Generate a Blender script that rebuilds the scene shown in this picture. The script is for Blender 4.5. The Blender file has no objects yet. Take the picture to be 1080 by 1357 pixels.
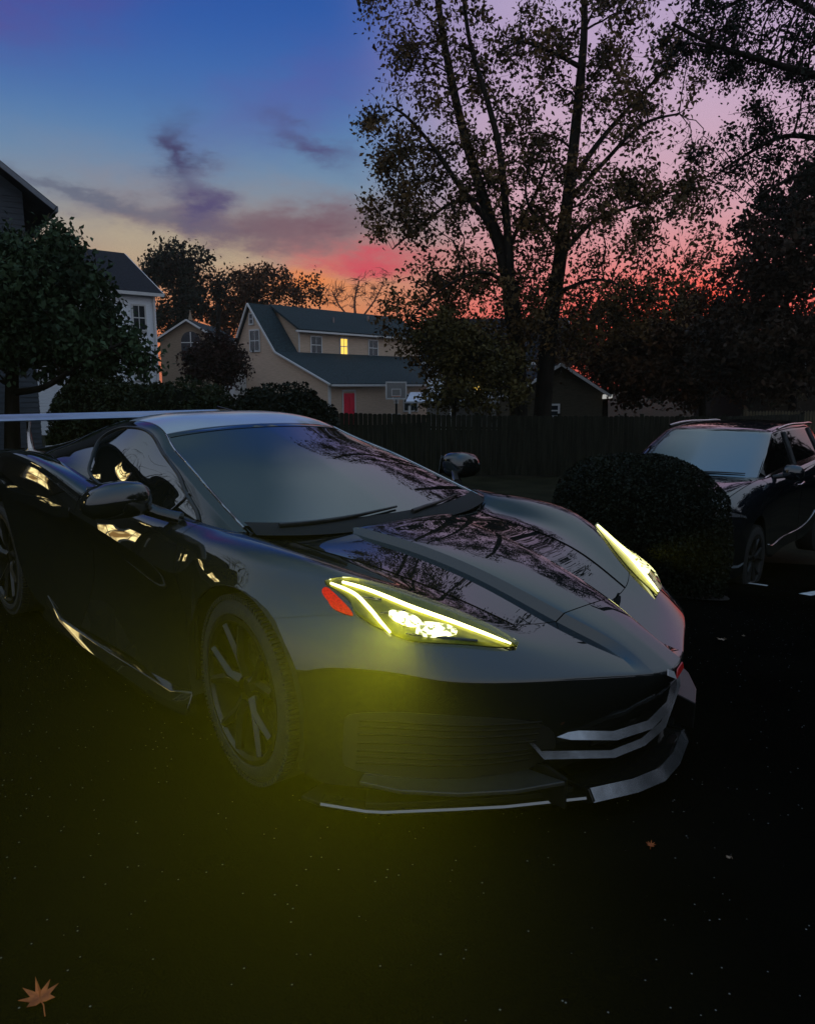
import bpy, bmesh, math, random
import numpy as np
from mathutils import Vector, Matrix, noise as mnoise
from mathutils.geometry import delaunay_2d_cdt
PI = math.pi
R = math.radians
sc = bpy.context.scene
COL = sc.collection
random.seed(7)
rng = np.random.default_rng(7)

# ------------------------------------------------------------------ camera
YAW, PITCH = 2.397, -0.167
CAM = np.array([2.213, -2.204, 1.382])
cam = bpy.data.objects.new('camera', bpy.data.cameras.new('camera'))
COL.objects.link(cam)
cam.location = CAM
cam.rotation_euler = (PI / 2 + PITCH, 0, YAW - PI / 2)
cam.data.sensor_fit = 'HORIZONTAL'
cam.data.sensor_width = 36
cam.data.lens = 36 * 1000 / 1080
cam.data.clip_start = 0.05
cam.data.clip_end = 4000
sc.camera = cam
RIGHT = np.array([math.sin(YAW), -math.cos(YAW), 0])      # to the right of the view, level
AHEAD = np.array([math.cos(YAW), math.sin(YAW), 0])       # along the view, level
VIEWROT = YAW - PI / 2


def W(lat, dep, z=0.0):
    """world point lat metres right of and dep metres ahead of where the photographer stands"""
    p = CAM + RIGHT * lat + AHEAD * dep
    return np.array([p[0], p[1], z])


def lz(px, py, dep):
    """lateral offset and height of what the photo shows at (px, py), when it stands dep metres ahead"""
    fw = AHEAD * math.cos(PITCH) + np.array([0, 0, math.sin(PITCH)])
    up = np.cross(RIGHT, fw)
    d = fw + RIGHT * (px - 540) / 1000 - up * (py - 678.5) / 1000
    t = dep / (d @ AHEAD)
    return (d @ RIGHT) * t, CAM[2] + d[2] * t


def zg(lat, dep):
    """height of the ground: level round the sports car, falling away beyond it"""
    s = dep * .8 + lat * .6
    return -1.3 * (1 - math.exp(-((max(s - 3.8, 0) / 6.0) ** 1.3)))


def zw(x, y):
    d = np.array([x, y, 0]) - np.array([CAM[0], CAM[1], 0])
    return zg(d @ RIGHT, d @ AHEAD)


# ------------------------------------------------------------------ sky and light
world = bpy.data.worlds.new('World')
sc.world = world
world.use_nodes = True
nt = world.node_tree
for n in list(nt.nodes):
    nt.nodes.remove(n)


def N(t, **k):
    n = nt.nodes.new(t)
    for a, b in k.items():
        setattr(n, a, b)
    return n


def val(x):
    return x


def math_(op, a, b=None, c=None, clamp=False):
    n = N('ShaderNodeMath', operation=op, use_clamp=clamp)
    for i, v in enumerate((a, b, c)):
        if v is None:
            continue
        if isinstance(v, (int, float)):
            n.inputs[i].default_value = v
        else:
            nt.links.new(v, n.inputs[i])
    return n.outputs[0]


def ramp(fac, stops):
    n = N('ShaderNodeValToRGB')
    n.color_ramp.interpolation = 'B_SPLINE'
    els = n.color_ramp.elements
    while len(els) < len(stops):
        els.new(0.5)
    for e, (p, c) in zip(els, stops):
        e.position = p
        e.color = (c[0], c[1], c[2], 1)
    nt.links.new(fac, n.inputs[0])
    return n.outputs[0]


def mix(fac, a, b, mode='MIX'):
    n = N('ShaderNodeMix', data_type='RGBA', blend_type=mode)
    for i, v in ((0, fac), (6, a), (7, b)):
        if isinstance(v, (int, float)):
            n.inputs[i].default_value = v
        elif isinstance(v, tuple):
            n.inputs[i].default_value = (*v, 1)
        else:
            nt.links.new(v, n.inputs[i])
    return n.outputs[2]


def lin(r, g, b):
    return tuple((c / 255 / 12.92) if c <= 10 else ((c / 255 + .055) / 1.055) ** 2.4 for c in (r, g, b))


tc = N('ShaderNodeTexCoord')
mp = N('ShaderNodeMapping', vector_type='POINT')
mp.inputs['Rotation'].default_value = (0, 0, -VIEWROT)     # sky azimuth counted from the sunset side
nt.links.new(tc.outputs['Generated'], mp.inputs['Vector'])
sx = N('ShaderNodeSeparateXYZ')
nt.links.new(mp.outputs[0], sx.inputs[0])
DX, DY, DZ = sx.outputs
elev = math_('MULTIPLY', math_('ARCSINE', DZ), 180 / PI)                 # degrees
az = math_('MULTIPLY', math_('ARCTAN2', DX, DY), 180 / PI)               # degrees, + to the right
e01 = math_('DIVIDE', elev, 90.0, clamp=True)


def E(d):
    return d / 90
SKY_LEFT = [(E(0), lin(206, 104, 66)), (E(5), lin(216, 128, 82)), (E(8), lin(176, 144, 116)), (E(11), lin(140, 142, 144)),
            (E(14), lin(106, 142, 170)), (E(19), lin(58, 108, 174)), (E(25), lin(22, 74, 162)), (E(32), lin(44, 84, 140)),
            (E(42), lin(76, 104, 120)), (E(60), lin(116, 148, 172)), (1, lin(112, 158, 212))]
SKY_RIGHT = [(E(0), lin(206, 40, 40)), (E(4.5), lin(226, 82, 84)), (E(8), lin(214, 132, 134)), (E(12), lin(204, 158, 172)),
             (E(18), lin(196, 168, 194)), (E(24), lin(176, 154, 194)), (E(30), lin(168, 170, 198)), (E(38), lin(164, 184, 198)),
             (E(48), lin(152, 178, 198)), (E(66), lin(104, 158, 212)), (1, lin(100, 156, 216))]
SKY_BACK = [(E(0), lin(140, 150, 172)), (E(10), lin(170, 174, 190)), (E(25), lin(168, 180, 196)), (E(50), lin(146, 170, 196)), (1, lin(112, 158, 212))]
wob = N('ShaderNodeTexNoise')
wob.inputs['Scale'].default_value = 3.0
wob.inputs['Detail'].default_value = 4
nt.links.new(mp.outputs[0], wob.inputs['Vector'])
wz = math_('MULTIPLY', math_('SUBTRACT', wob.outputs['Fac'], .5), 12.0)
azw = math_('ADD', az, wz)
mr = N('ShaderNodeMapRange', interpolation_type='SMOOTHSTEP')
mr.inputs['From Min'].default_value = -6
mr.inputs['From Max'].default_value = 9
nt.links.new(azw, mr.inputs['Value'])
front = mix(mr.outputs[0], ramp(e01, SKY_LEFT), ramp(e01, SKY_RIGHT))
mb = N('ShaderNodeMapRange', interpolation_type='SMOOTHSTEP')
mb.inputs['From Min'].default_value = 30
mb.inputs['From Max'].default_value = 62
nt.links.new(math_('ABSOLUTE', az), mb.inputs['Value'])
sky = mix(mb.outputs[0], front, ramp(e01, SKY_BACK))


def blob(az0, el0, wa, we, rot=0.0):
    """a soft patch of sky round (az0, el0), degrees"""
    c, s = math.cos(R(rot)), math.sin(R(rot))
    a = math_('SUBTRACT', azn, az0)
    b = math_('SUBTRACT', eln, el0)
    u = math_('DIVIDE', math_('ADD', math_('MULTIPLY', a, c), math_('MULTIPLY', b, s)), wa)
    v = math_('DIVIDE', math_('SUBTRACT', math_('MULTIPLY', b, c), math_('MULTIPLY', a, s)), we)
    q = math_('ADD', math_('MULTIPLY', u, u), math_('MULTIPLY', v, v))
    return math_('EXPONENT', math_('MULTIPLY', q, -1.0))


cl = N('ShaderNodeTexNoise')
cl.inputs['Scale'].default_value = 11.0
cl.inputs['Detail'].default_value = 9
cl.inputs['Roughness'].default_value = .66
cm = N('ShaderNodeMapping')
cm.inputs['Scale'].default_value = (1, 1, 2.6)
nt.links.new(mp.outputs[0], cm.inputs['Vector'])
nt.links.new(cm.outputs[0], cl.inputs['Vector'])
csep = N('ShaderNodeSeparateColor')
nt.links.new(cl.outputs['Color'], csep.inputs[0])
azn = math_('ADD', az, math_('MULTIPLY', math_('SUBTRACT', csep.outputs[0], .5), 9.0))
eln = math_('ADD', elev, math_('MULTIPLY', math_('SUBTRACT', csep.outputs[1], .5), 5.0))
tex = math_('ADD', .45, math_('MULTIPLY', csep.outputs[2], 1.0))


def cloud(base, colour, amount, *a):
    return mix(math_('MULTIPLY', math_('MULTIPLY', blob(*a), tex), amount, clamp=True), base, colour)


sky = cloud(sky, lin(96, 58, 134), .75, -28, 25, 8, 4.5)                 # violet corner, top left
sky = cloud(sky, lin(90, 78, 156), .45, -8, 19, 8, 2.2, 20)
sky = cloud(sky, lin(150, 130, 130), .5, -13, 12, 14, 2.2, -6)
sky = cloud(sky, lin(190, 172, 140), .65, -14, 9.2, 11, 1.5, -4)         # pale gap above the roofs
sky = cloud(sky, lin(100, 78, 98), .75, -12, 10.8, 9, 1.1, -7)         # grey bank
sky = cloud(sky, lin(108, 74, 92), .8, -6, 11.4, 6, 1.2, 6)
sky = cloud(sky, lin(62, 60, 100), 1.0, -15.8, 15.2, 1.4, 2.0, 14)        # dark puff
sky = cloud(sky, lin(80, 72, 112), 1.0, -14.2, 12.6, 1.6, 1.5, 0)
sky = cloud(sky, lin(92, 98, 120), .9, -23, 12.6, 8, .5, -10)           # thin streak
sky = cloud(sky, lin(74, 76, 122), 1.0, -7, 16.6, 3.0, .8, -18)
sky = cloud(sky, lin(204, 62, 88), 1.0, -3.0, 8.9, 5, 1.2, 4)           # pink band by the trees
sky = cloud(sky, lin(238, 128, 58), .9, -6.5, 6.8, 4.5, 1.1, 0)             # orange glow
sky = cloud(sky, lin(250, 60, 50), .9, 20, 5.0, 7, 2.6, 0)              # red heart of the sunset
# under the horizon: dark earth
gm = N('ShaderNodeMapRange', interpolation_type='SMOOTHSTEP')
gm.inputs['From Min'].default_value = -3
gm.inputs['From Max'].default_value = 0
nt.links.new(elev, gm.inputs['Value'])
sky = mix(gm.outputs[0], (0.01, 0.01, 0.01), sky)
bg = N('ShaderNodeBackground')
bg.inputs['Strength'].default_value = 1.0
nt.links.new(sky, bg.inputs['Color'])
nish = N('ShaderNodeTexSky', sky_type='NISHITA', sun_disc=False)
nish.sun_elevation = R(0.5)
nish.sun_rotation = PI / 2 - (YAW - R(19))
bg2 = N('ShaderNodeBackground')
bg2.inputs['Strength'].default_value = 0.012
nt.links.new(nish.outputs[0], bg2.inputs['Color'])
add = N('ShaderNodeAddShader')
nt.links.new(bg.outputs[0], add.inputs[0])
nt.links.new(bg2.outputs[0], add.inputs[1])
wo = N('ShaderNodeOutputWorld')
nt.links.new(add.outputs[0], wo.inputs['Surface'])

sc.view_settings.view_transform = 'Standard'
sc.view_settings.look = 'None'
sc.view_settings.exposure = 0.0
sc.view_settings.gamma = 1.0
sc.render.engine = 'CYCLES'
sc.cycles.use_denoising = True
sc.cycles.max_bounces = 6
sc.cycles.transparent_max_bounces = 12
sc.cycles.caustics_reflective = False
sc.cycles.caustics_refractive = False

# ------------------------------------------------------------------ helpers
MATS = {}


def mat(name, col, rough=.6, metal=0., spec=.5, coat=0., coat_rough=.03, var=0., scale=8., bump=0., bscale=40., emit=None, es=0., ior=None,
        alpha=1., trans=0., stretch=None, col2=None, contrast=None, coat_ior=1.5):
    """procedural principled material: colour varied by noise, optional bump"""
    if name in MATS:
        return MATS[name]
    m = bpy.data.materials.new(name)
    m.use_nodes = True
    t = m.node_tree
    b = t.nodes['Principled BSDF']
    b.inputs['Base Color'].default_value = (*col, 1)
    b.inputs['Roughness'].default_value = rough
    b.inputs['Metallic'].default_value = metal
    b.inputs['Specular IOR Level'].default_value = spec
    b.inputs['Coat Weight'].default_value = coat
    b.inputs['Coat Roughness'].default_value = coat_rough
    b.inputs['Coat IOR'].default_value = coat_ior
    b.inputs['Transmission Weight'].default_value = trans
    b.inputs['Alpha'].default_value = alpha
    if ior:
        b.inputs['IOR'].default_value = ior
    if emit:
        b.inputs['Emission Color'].default_value = (*emit, 1)
        b.inputs['Emission Strength'].default_value = es
    co = t.nodes.new('ShaderNodeTexCoord')
    src = co.outputs['Object']
    if stretch:
        mpn = t.nodes.new('ShaderNodeMapping')
        mpn.inputs['Scale'].default_value = stretch
        t.links.new(src, mpn.inputs['Vector'])
        src = mpn.outputs[0]
    if var or col2:
        n = t.nodes.new('ShaderNodeTexNoise')
        n.inputs['Scale'].default_value = scale
        n.inputs['Detail'].default_value = 5
        t.links.new(src, n.inputs['Vector'])
        r = t.nodes.new('ShaderNodeValToRGB')
        lo, hi = contrast or (.3, .7)
        r.color_ramp.elements[0].position = lo
        r.color_ramp.elements[1].position = hi
        a = tuple(c * (1 - var) for c in col)
        c2 = col2 or tuple(min(c * (1 + var), 1) for c in col)
        r.color_ramp.elements[0].color = (*a, 1)
        r.color_ramp.elements[1].color = (*c2, 1)
        t.links.new(n.outputs['Fac'], r.inputs[0])
        t.links.new(r.outputs[0], b.inputs['Base Color'])
    if bump:
        n2 = t.nodes.new('ShaderNodeTexNoise')
        n2.inputs['Scale'].default_value = bscale
        n2.inputs['Detail'].default_value = 4
        t.links.new(src, n2.inputs['Vector'])
        bp = t.nodes.new('ShaderNodeBump')
        bp.inputs['Strength'].default_value = bump
        bp.inputs['Distance'].default_value = .02
        t.links.new(n2.outputs['Fac'], bp.inputs['Height'])
        t.links.new(bp.outputs[0], b.inputs['Normal'])
    MATS[name] = m
    return m


class MB:
    """collects shapes and links them as ONE mesh object"""
    def __init__(s):
        s.v, s.f = [], []

    def add(s, v, f):
        o = len(s.v)
        s.v += [tuple(map(float, p)) for p in v]
        s.f += [tuple(i + o for i in q) for q in f]
        return s

    def box(s, c, d, rz=0., M=None):
        x, y, z = (q / 2 for q in d)
        vs = [Vector((a * x, b * y, e * z)) for a in (-1, 1) for b in (-1, 1) for e in (-1, 1)]
        rot = M or Matrix.Rotation(rz, 3, 'Z')
        vs = [rot @ q + Vector(c) for q in vs]
        return s.add(vs, [(0, 1, 3, 2), (4, 6, 7, 5), (0, 4, 5, 1), (2, 3, 7, 6), (0, 2, 6, 4), (1, 5, 7, 3)])

    def tube(s, pts, rad, n=8, cap=True):
        pts = [Vector(p) for p in pts]
        rads = rad if isinstance(rad, (list, tuple, np.ndarray)) else [rad] * len(pts)
        vs, fs = [], []
        ref = None
        for i, p in enumerate(pts):
            d = (pts[min(i + 1, len(pts) - 1)] - pts[max(i - 1, 0)])
            d = d.normalized() if d.length > 1e-9 else Vector((0, 0, 1))
            if ref is None:
                ref = d.orthogonal().normalized()
            ref = (ref - d * ref.dot(d))
            ref = ref.normalized() if ref.length > 1e-6 else d.orthogonal().normalized()
            b = d.cross(ref)
            for k in range(n):
                a = 2 * PI * k / n
                vs.append(p + (ref * math.cos(a) + b * math.sin(a)) * rads[i])
        for i in range(len(pts) - 1):
            for k in range(n):
                fs.append((i * n + k, i * n + (k + 1) % n, (i + 1) * n + (k + 1) % n, (i + 1) * n + k))
        if cap:
            fs.append(tuple(range(n))[::-1])
            fs.append(tuple((len(pts) - 1) * n + k for k in range(n)))
        return s.add(vs, fs)

    def prism(s, poly, axis_vec, origin=(0, 0, 0), ux=(1, 0, 0), uy=(0, 1, 0)):
        """poly in the (ux, uy) plane at origin, pushed along axis_vec"""
        o, a, bx, by = Vector(origin), Vector(axis_vec), Vector(ux), Vector(uy)
        n = len(poly)
        lo = [o + bx * p[0] + by * p[1] for p in poly]
        fs = [tuple(range(n)), tuple(range(2 * n - 1, n - 1, -1))]
        fs += [(i, i + n, (i + 1) % n + n, (i + 1) % n) for i in range(n)]
        return s.add(lo + [p + a for p in lo], fs)

    def lathe(s, prof, n=32, centre=(0, 0, 0), axis='Y', arc=(0, 2 * PI)):
        """prof: (radius, along-axis) pairs"""
        full = abs(arc[1] - arc[0] - 2 * PI) < 1e-6
        m = n if full else n + 1
        vs, fs = [], []
        for r, h in prof:
            for k in range(m):
                a = arc[0] + (arc[1] - arc[0]) * k / n
                c, q = r * math.cos(a), r * math.sin(a)
                p = (c, h, q) if axis == 'Y' else ((c, q, h) if axis == 'Z' else (h, c, q))
                vs.append(Vector(p) + Vector(centre))
        for i in range(len(prof) - 1):
            for k in range(n):
                k2 = (k + 1) % m
                fs.append((i * m + k, i * m + k2, (i + 1) * m + k2, (i + 1) * m + k))
        return s.add(vs, fs)

    def build(s, name, material, parent=None, bevel=0., smooth=None, seg=2):
        me = bpy.data.meshes.new(name)
        me.from_pydata(s.v, [], s.f)
        bm = bmesh.new()
        bm.from_mesh(me)
        bmesh.ops.recalc_face_normals(bm, faces=bm.faces)
        bm.to_mesh(me)
        bm.free()
        o = link(name, me, material, parent)
        if bevel:
            b = o.modifiers.new('bevel', 'BEVEL')
            b.width = bevel
            b.segments = seg
            b.limit_method = 'ANGLE'
            b.angle_limit = R(40)
        if smooth is not None:
            shade(me, smooth)
        return o


def shade(me, ang):
    me.polygons.foreach_set('use_smooth', [True] * len(me.polygons))
    if ang < 180:
        me.set_sharp_from_angle(angle=R(ang))


def link(name, me, material=None, parent=None):
    o = bpy.data.objects.new(name, me)
    COL.objects.link(o)
    if material is not None:
        for m in (material if isinstance(material, (list, tuple)) else [material]):
            me.materials.append(m)
    if parent is not None:
        o.parent = parent
    return o


def tag(o, label=None, cat=None, group=None, kind=None):
    for k, v in (('label', label), ('category', cat), ('group', group), ('kind', kind)):
        if v:
            o[k] = v
    return o


def empty(name, loc, rz, label, cat, group=None):
    o = bpy.data.objects.new(name, None)
    COL.objects.link(o)
    o.location = tuple(map(float, loc))
    o.rotation_euler = (0, 0, rz)
    o.empty_display_size = .2
    return tag(o, label, cat, group)


def fast_mesh(name, V, F):
    """mesh from numpy arrays, all faces with the same number of corners"""
    me = bpy.data.meshes.new(name)
    V = np.asarray(V, np.float32)
    F = np.asarray(F, np.int32)
    k = F.shape[1]
    me.vertices.add(len(V))
    me.vertices.foreach_set('co', V.ravel())
    me.loops.add(F.size)
    me.loops.foreach_set('vertex_index', F.ravel())
    me.polygons.add(len(F))
    me.polygons.foreach_set('loop_start', np.arange(0, F.size, k, dtype=np.int32))
    me.update(calc_edges=True)
    me.validate()
    return me



# ------------------------------------------------------------------ ground
asphalt = bpy.data.materials.new('asphalt')
asphalt.use_nodes = True
t = asphalt.node_tree
b = t.nodes['Principled BSDF']
b.inputs['Roughness'].default_value = .88
b.inputs['Specular IOR Level'].default_value = 0
co = t.nodes.new('ShaderNodeTexCoord')
vo = t.nodes.new('ShaderNodeTexVoronoi')
vo.inputs['Scale'].default_value = 125
t.links.new(co.outputs['Object'], vo.inputs['Vector'])
sp = t.nodes.new('ShaderNodeSeparateColor')
t.links.new(vo.outputs['Color'], sp.inputs[0])
def tm(op, a, b_=None):
    n = t.nodes.new('ShaderNodeMath')
    n.operation = op
    for i, v in enumerate((a, b_)):
        if v is None:
            continue
        if isinstance(v, (int, float)):
            n.inputs[i].default_value = v
        else:
            t.links.new(v, n.inputs[i])
    return n.outputs[0]
speck = tm('MULTIPLY', tm('GREATER_THAN', sp.outputs[0], .99), tm('LESS_THAN', vo.outputs['Distance'], .3))
no = t.nodes.new('ShaderNodeTexNoise')
no.inputs['Scale'].default_value = 1.3
no.inputs['Detail'].default_value = 8
t.links.new(co.outputs['Object'], no.inputs['Vector'])
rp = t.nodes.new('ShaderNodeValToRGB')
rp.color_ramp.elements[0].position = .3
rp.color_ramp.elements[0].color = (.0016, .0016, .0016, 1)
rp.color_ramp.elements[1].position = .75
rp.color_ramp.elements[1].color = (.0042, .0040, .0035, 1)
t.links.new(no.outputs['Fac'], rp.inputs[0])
mxn = t.nodes.new('ShaderNodeMix')
mxn.data_type = 'RGBA'
t.links.new(speck, mxn.inputs[0])
t.links.new(rp.outputs[0], mxn.inputs[6])
mxn.inputs[7].default_value = (.22, .21, .20, 1)
t.links.new(mxn.outputs[2], b.inputs['Base Color'])
bn = t.nodes.new('ShaderNodeTexNoise')
bn.inputs['Scale'].default_value = 140
bn.inputs['Detail'].default_value = 3
t.links.new(co.outputs['Object'], bn.inputs['Vector'])
bp = t.nodes.new('ShaderNodeBump')
bp.inputs['Strength'].default_value = .7
bp.inputs['Distance'].default_value = .006
t.links.new(bn.outputs['Fac'], bp.inputs['Height'])
t.links.new(bp.outputs[0], b.inputs['Normal'])

lawn = mat('lawn', (.016, .020, .007), rough=.95, spec=.1, var=.6, scale=1.5, bump=1, bscale=60, col2=(.030, .026, .012))


def sheet(name, lats, deps, dz, m):
    V = [W(a, d, zg(a, d) + dz) for d in deps for a in lats]
    w = len(lats)
    F = [(i * w + j, i * w + j + 1, (i + 1) * w + j + 1, (i + 1) * w + j) for i in range(len(deps) - 1) for j in range(w - 1)]
    o = MB().add(V, F).build(name, m, smooth=180)
    return tag(o, kind='structure')


far = [-400, -250, -110, -70, -50, -40]
lat = far + list(np.arange(-32, 33, 1.0)) + [-q for q in far[::-1]]
dep = far + list(np.arange(-32, 33, 1.0)) + [-q for q in far[::-1]]
sheet('ground', lat, dep, -.004, lawn)
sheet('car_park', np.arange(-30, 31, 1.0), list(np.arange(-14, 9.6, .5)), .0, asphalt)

# ------------------------------------------------------------------ lofted body panels
class Surf:
    """cubic B-spline patch through a net of points; rows/cols listed in rs/cs are repeated to crease"""
    def __init__(s,net,rs={},cs={},it=3):
        s.P=np.array(net,float);s.R,s.K=s.P.shape[:2]
        s.ru,s.rp=s.axis(s.R,rs);s.cu,s.cp=s.axis(s.K,cs)
        Q=s.P.copy();A=np.array([s.bas(p,len(s.ru)) for p in s.rp]);B=np.array([s.bas(p,len(s.cu)) for p in s.cp])
        for _ in range(it):
            Q=Q+(s.P-np.einsum('ai,bj,ijk->abk',A,B,Q[s.ru][:,s.cu]))
        s.Q=Q[s.ru][:,s.cu]
    @staticmethod
    def axis(n,rep):
        idx=[];par=[]
        m=0
        for i in range(n):
            k=rep.get(i,1)
            for _ in range(k): idx.append(i)
        N=len(idx);t=np.r_[[0]*3,np.linspace(0,N-3,N-2),[N-3]*3]
        g=[(t[i+1]+t[i+2]+t[i+3])/3 for i in range(N)]
        for i in range(n):
            w=[g[q] for q in range(N) if idx[q]==i];par.append(sum(w)/len(w))
        return idx,np.array(par)
    @staticmethod
    def bas(x,N):
        t=np.r_[[0]*3,np.linspace(0,N-3,N-2),[N-3]*3]
        k=int(min(max(np.floor(x),0),N-4))+3
        b=[1.0]
        for d in range(1,4):
            nb=[0]*(d+1)
            for r in range(d):
                i=k-d+1+r
                den=t[i+d]-t[i]
                f=b[r]/den if den else 0
                nb[r]+=f*(t[i+d]-x);nb[r+1]+=f*(x-t[i])
            b=nb
        o=np.zeros(N);o[k-3:k+1]=b
        return o
    def grid(s,us,vs):
        A=np.array([s.bas(np.interp(u,range(s.R),s.rp),len(s.ru)) for u in us])
        B=np.array([s.bas(np.interp(v,range(s.K),s.cp),len(s.cu)) for v in vs])
        return np.einsum('ai,bj,ijk->abk',A,B,s.Q)
    def pt(s,u,v): return s.grid([u],[v])[0,0]
    def nrm(s,u,v):
        e=.01;u0,u1=max(u-e,0),min(u+e,s.R-1);v0,v1=max(v-e,0),min(v+e,s.K-1)
        a=s.pt(u1,v)-s.pt(u0,v);b=s.pt(u,v1)-s.pt(u,v0)
        n=np.cross(b,a);return n/(np.linalg.norm(n)+1e-12)


def mirror_grid(X, y):
    return X * np.array([1, y, 1])


def panel(S, name, u0, u1, v0, v1, side, material, parent, m=6, gap=(0, 0, 0, 0), lip=.014, ang=50):
    """part of a lofted surface. side -1 right, +1 left, 0 both halves as one sheet. gap: u0, u1, v0, v1 seams in net units"""
    a, b = u0 + gap[0], u1 - gap[1]
    c, d = v0 + gap[2], v1 - gap[3]
    us = np.unique(np.r_[a, b, [k / m for k in range(int(math.ceil(a * m)), int(b * m) + 1)]])
    vs = np.unique(np.r_[c, d, [k / m for k in range(int(math.ceil(c * m)), int(d * m) + 1)]])
    X = S.grid(us, vs)
    if side == 0:
        Lh = mirror_grid(X, 1)[:, ::-1]
        Rh = mirror_grid(X, -1)
        if c < 1e-6:
            Rh = Rh[:, 1:]
        X = np.concatenate([Lh, Rh], 1)
    elif side > 0:
        X = mirror_grid(X, 1)[:, ::-1]
    else:
        X = mirror_grid(X, -1)
    gu = np.gradient(X, axis=0)
    gv = np.gradient(X, axis=1)
    n = np.cross(gu, gv)
    n /= np.linalg.norm(n, axis=2, keepdims=True) + 1e-12
    if lip:
        top, bot = X[0] - n[0] * lip, X[-1] - n[-1] * lip
        X = np.concatenate([top[None], X, bot[None]], 0)
        n = np.concatenate([n[:1], n, n[-1:]], 0)
        lf, rt = X[:, 0] - n[:, 0] * lip, X[:, -1] - n[:, -1] * lip
        X = np.concatenate([lf[:, None], X, rt[:, None]], 1)
    h, w = X.shape[:2]
    I = np.arange(h * w).reshape(h, w)
    F = np.stack([I[:-1, :-1], I[1:, :-1], I[1:, 1:], I[:-1, 1:]], -1).reshape(-1, 4)
    me = fast_mesh(name, X.reshape(-1, 3), F)
    o = link(name, me, material, parent)
    shade(me, ang)
    return o


def smooth_poly(P, n=6, closed=True, sharp=()):
    P = [np.array(p, float) for p in P]
    k = len(P)
    out = []
    for i in range(k if closed else k - 1):
        p0, p1, p2, p3 = P[(i - 1) % k], P[i], P[(i + 1) % k], P[(i + 2) % k]
        if not closed:
            p0 = P[max(i - 1, 0)]
            p3 = P[min(i + 2, k - 1)]
        t1 = (p2 - p0) / 2 if i not in sharp else (p2 - p1) * .5
        t2 = (p3 - p1) / 2 if (i + 1) % k not in sharp else (p2 - p1) * .5
        for j in range(n):
            t = j / n
            out.append((2 * t ** 3 - 3 * t ** 2 + 1) * p1 + (t ** 3 - 2 * t ** 2 + t) * t1 + (-2 * t ** 3 + 3 * t ** 2) * p2 + (t ** 3 - t ** 2) * t2)
    if not closed:
        out.append(P[-1])
    return np.array(out)


def patch(S, poly, off, name, material, parent, side, step=.12, lip=.006, n=5, sharp=(), smoothit=True):
    """a piece that lies on a lofted surface inside an outline given in net units"""
    P = smooth_poly(poly, n, True, sharp) if smoothit else np.array(poly, float)
    lo, hi = P.min(0), P.max(0)
    pts = [Vector((float(a), float(b))) for a, b in P]
    for a in np.arange(lo[0], hi[0], step):
        for b in np.arange(lo[1], hi[1], step):
            pts.append(Vector((float(a) + .003, float(b) + .002)))
    k = len(P)
    r = delaunay_2d_cdt(pts, [(i, (i + 1) % k) for i in range(k)], [list(range(k))], 1, 1e-6)
    vs = r[0]
    X, Nn = [], []
    for q in vs:
        nn = S.nrm(q[0], q[1])
        nn = nn if nn[1] > -.2 else -nn
        X.append((S.pt(q[0], q[1]) + nn * off) * [1, side, 1])
        Nn.append(nn * [1, side, 1])
    F = [tuple(f) for f in r[2]]
    used = {}
    for f in F:
        for i in range(len(f)):
            e = (f[i], f[(i + 1) % len(f)])
            used[tuple(sorted(e))] = used.get(tuple(sorted(e)), 0) + 1
    low = {}
    G = list(F)
    V = list(X)
    for (a, b), c in used.items():
        if c == 1:
            for q in (a, b):
                if q not in low:
                    low[q] = len(V)
                    V.append(X[q] - Nn[q] * lip)
            G.append((a, b, low[b], low[a]))
    mb = MB().add(V, G)
    return mb.build(name, material, parent, smooth=35)


def along(S, path, off, side, n=8, smoothit=True):
    P = smooth_poly(path, n, False) if smoothit else np.array(path)
    out = []
    for q in P:
        nn = S.nrm(q[0], q[1])
        out.append((S.pt(q[0], q[1]) + nn * off) * [1, side, 1])
    return np.array(out)


def ledge(S, path, side, out, drop, n=6, inset=.01, taper=True, rise=0.):
    """a fin standing out of the surface along a path: flat on top, with a real thickness"""
    P = smooth_poly(path, n, False)
    V, F = [], []
    k = len(P)
    for i, q in enumerate(P):
        nn = S.nrm(q[0], q[1])
        nh = np.array([nn[0], nn[1], 0])
        nh /= np.linalg.norm(nh) + 1e-9
        p = S.pt(q[0], q[1])
        o = out * (math.sin(PI * min(max(i / (k - 1), 0), 1)) ** .4 if taper else 1) + .003
        for c in (p - nh * inset, p + nh * o + [0, 0, rise], p + nh * o + [0, 0, rise - drop], p - nh * inset - [0, 0, drop]):
            V.append(c * [1, side, 1])
    for i in range(k - 1):
        a, b = 4 * i, 4 * i + 4
        for j in range(4):
            F.append((a + j, a + (j + 1) % 4, b + (j + 1) % 4, b + j))
    F += [(0, 1, 2, 3), (4 * k - 4, 4 * k - 3, 4 * k - 2, 4 * k - 1)]
    return V, F


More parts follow.
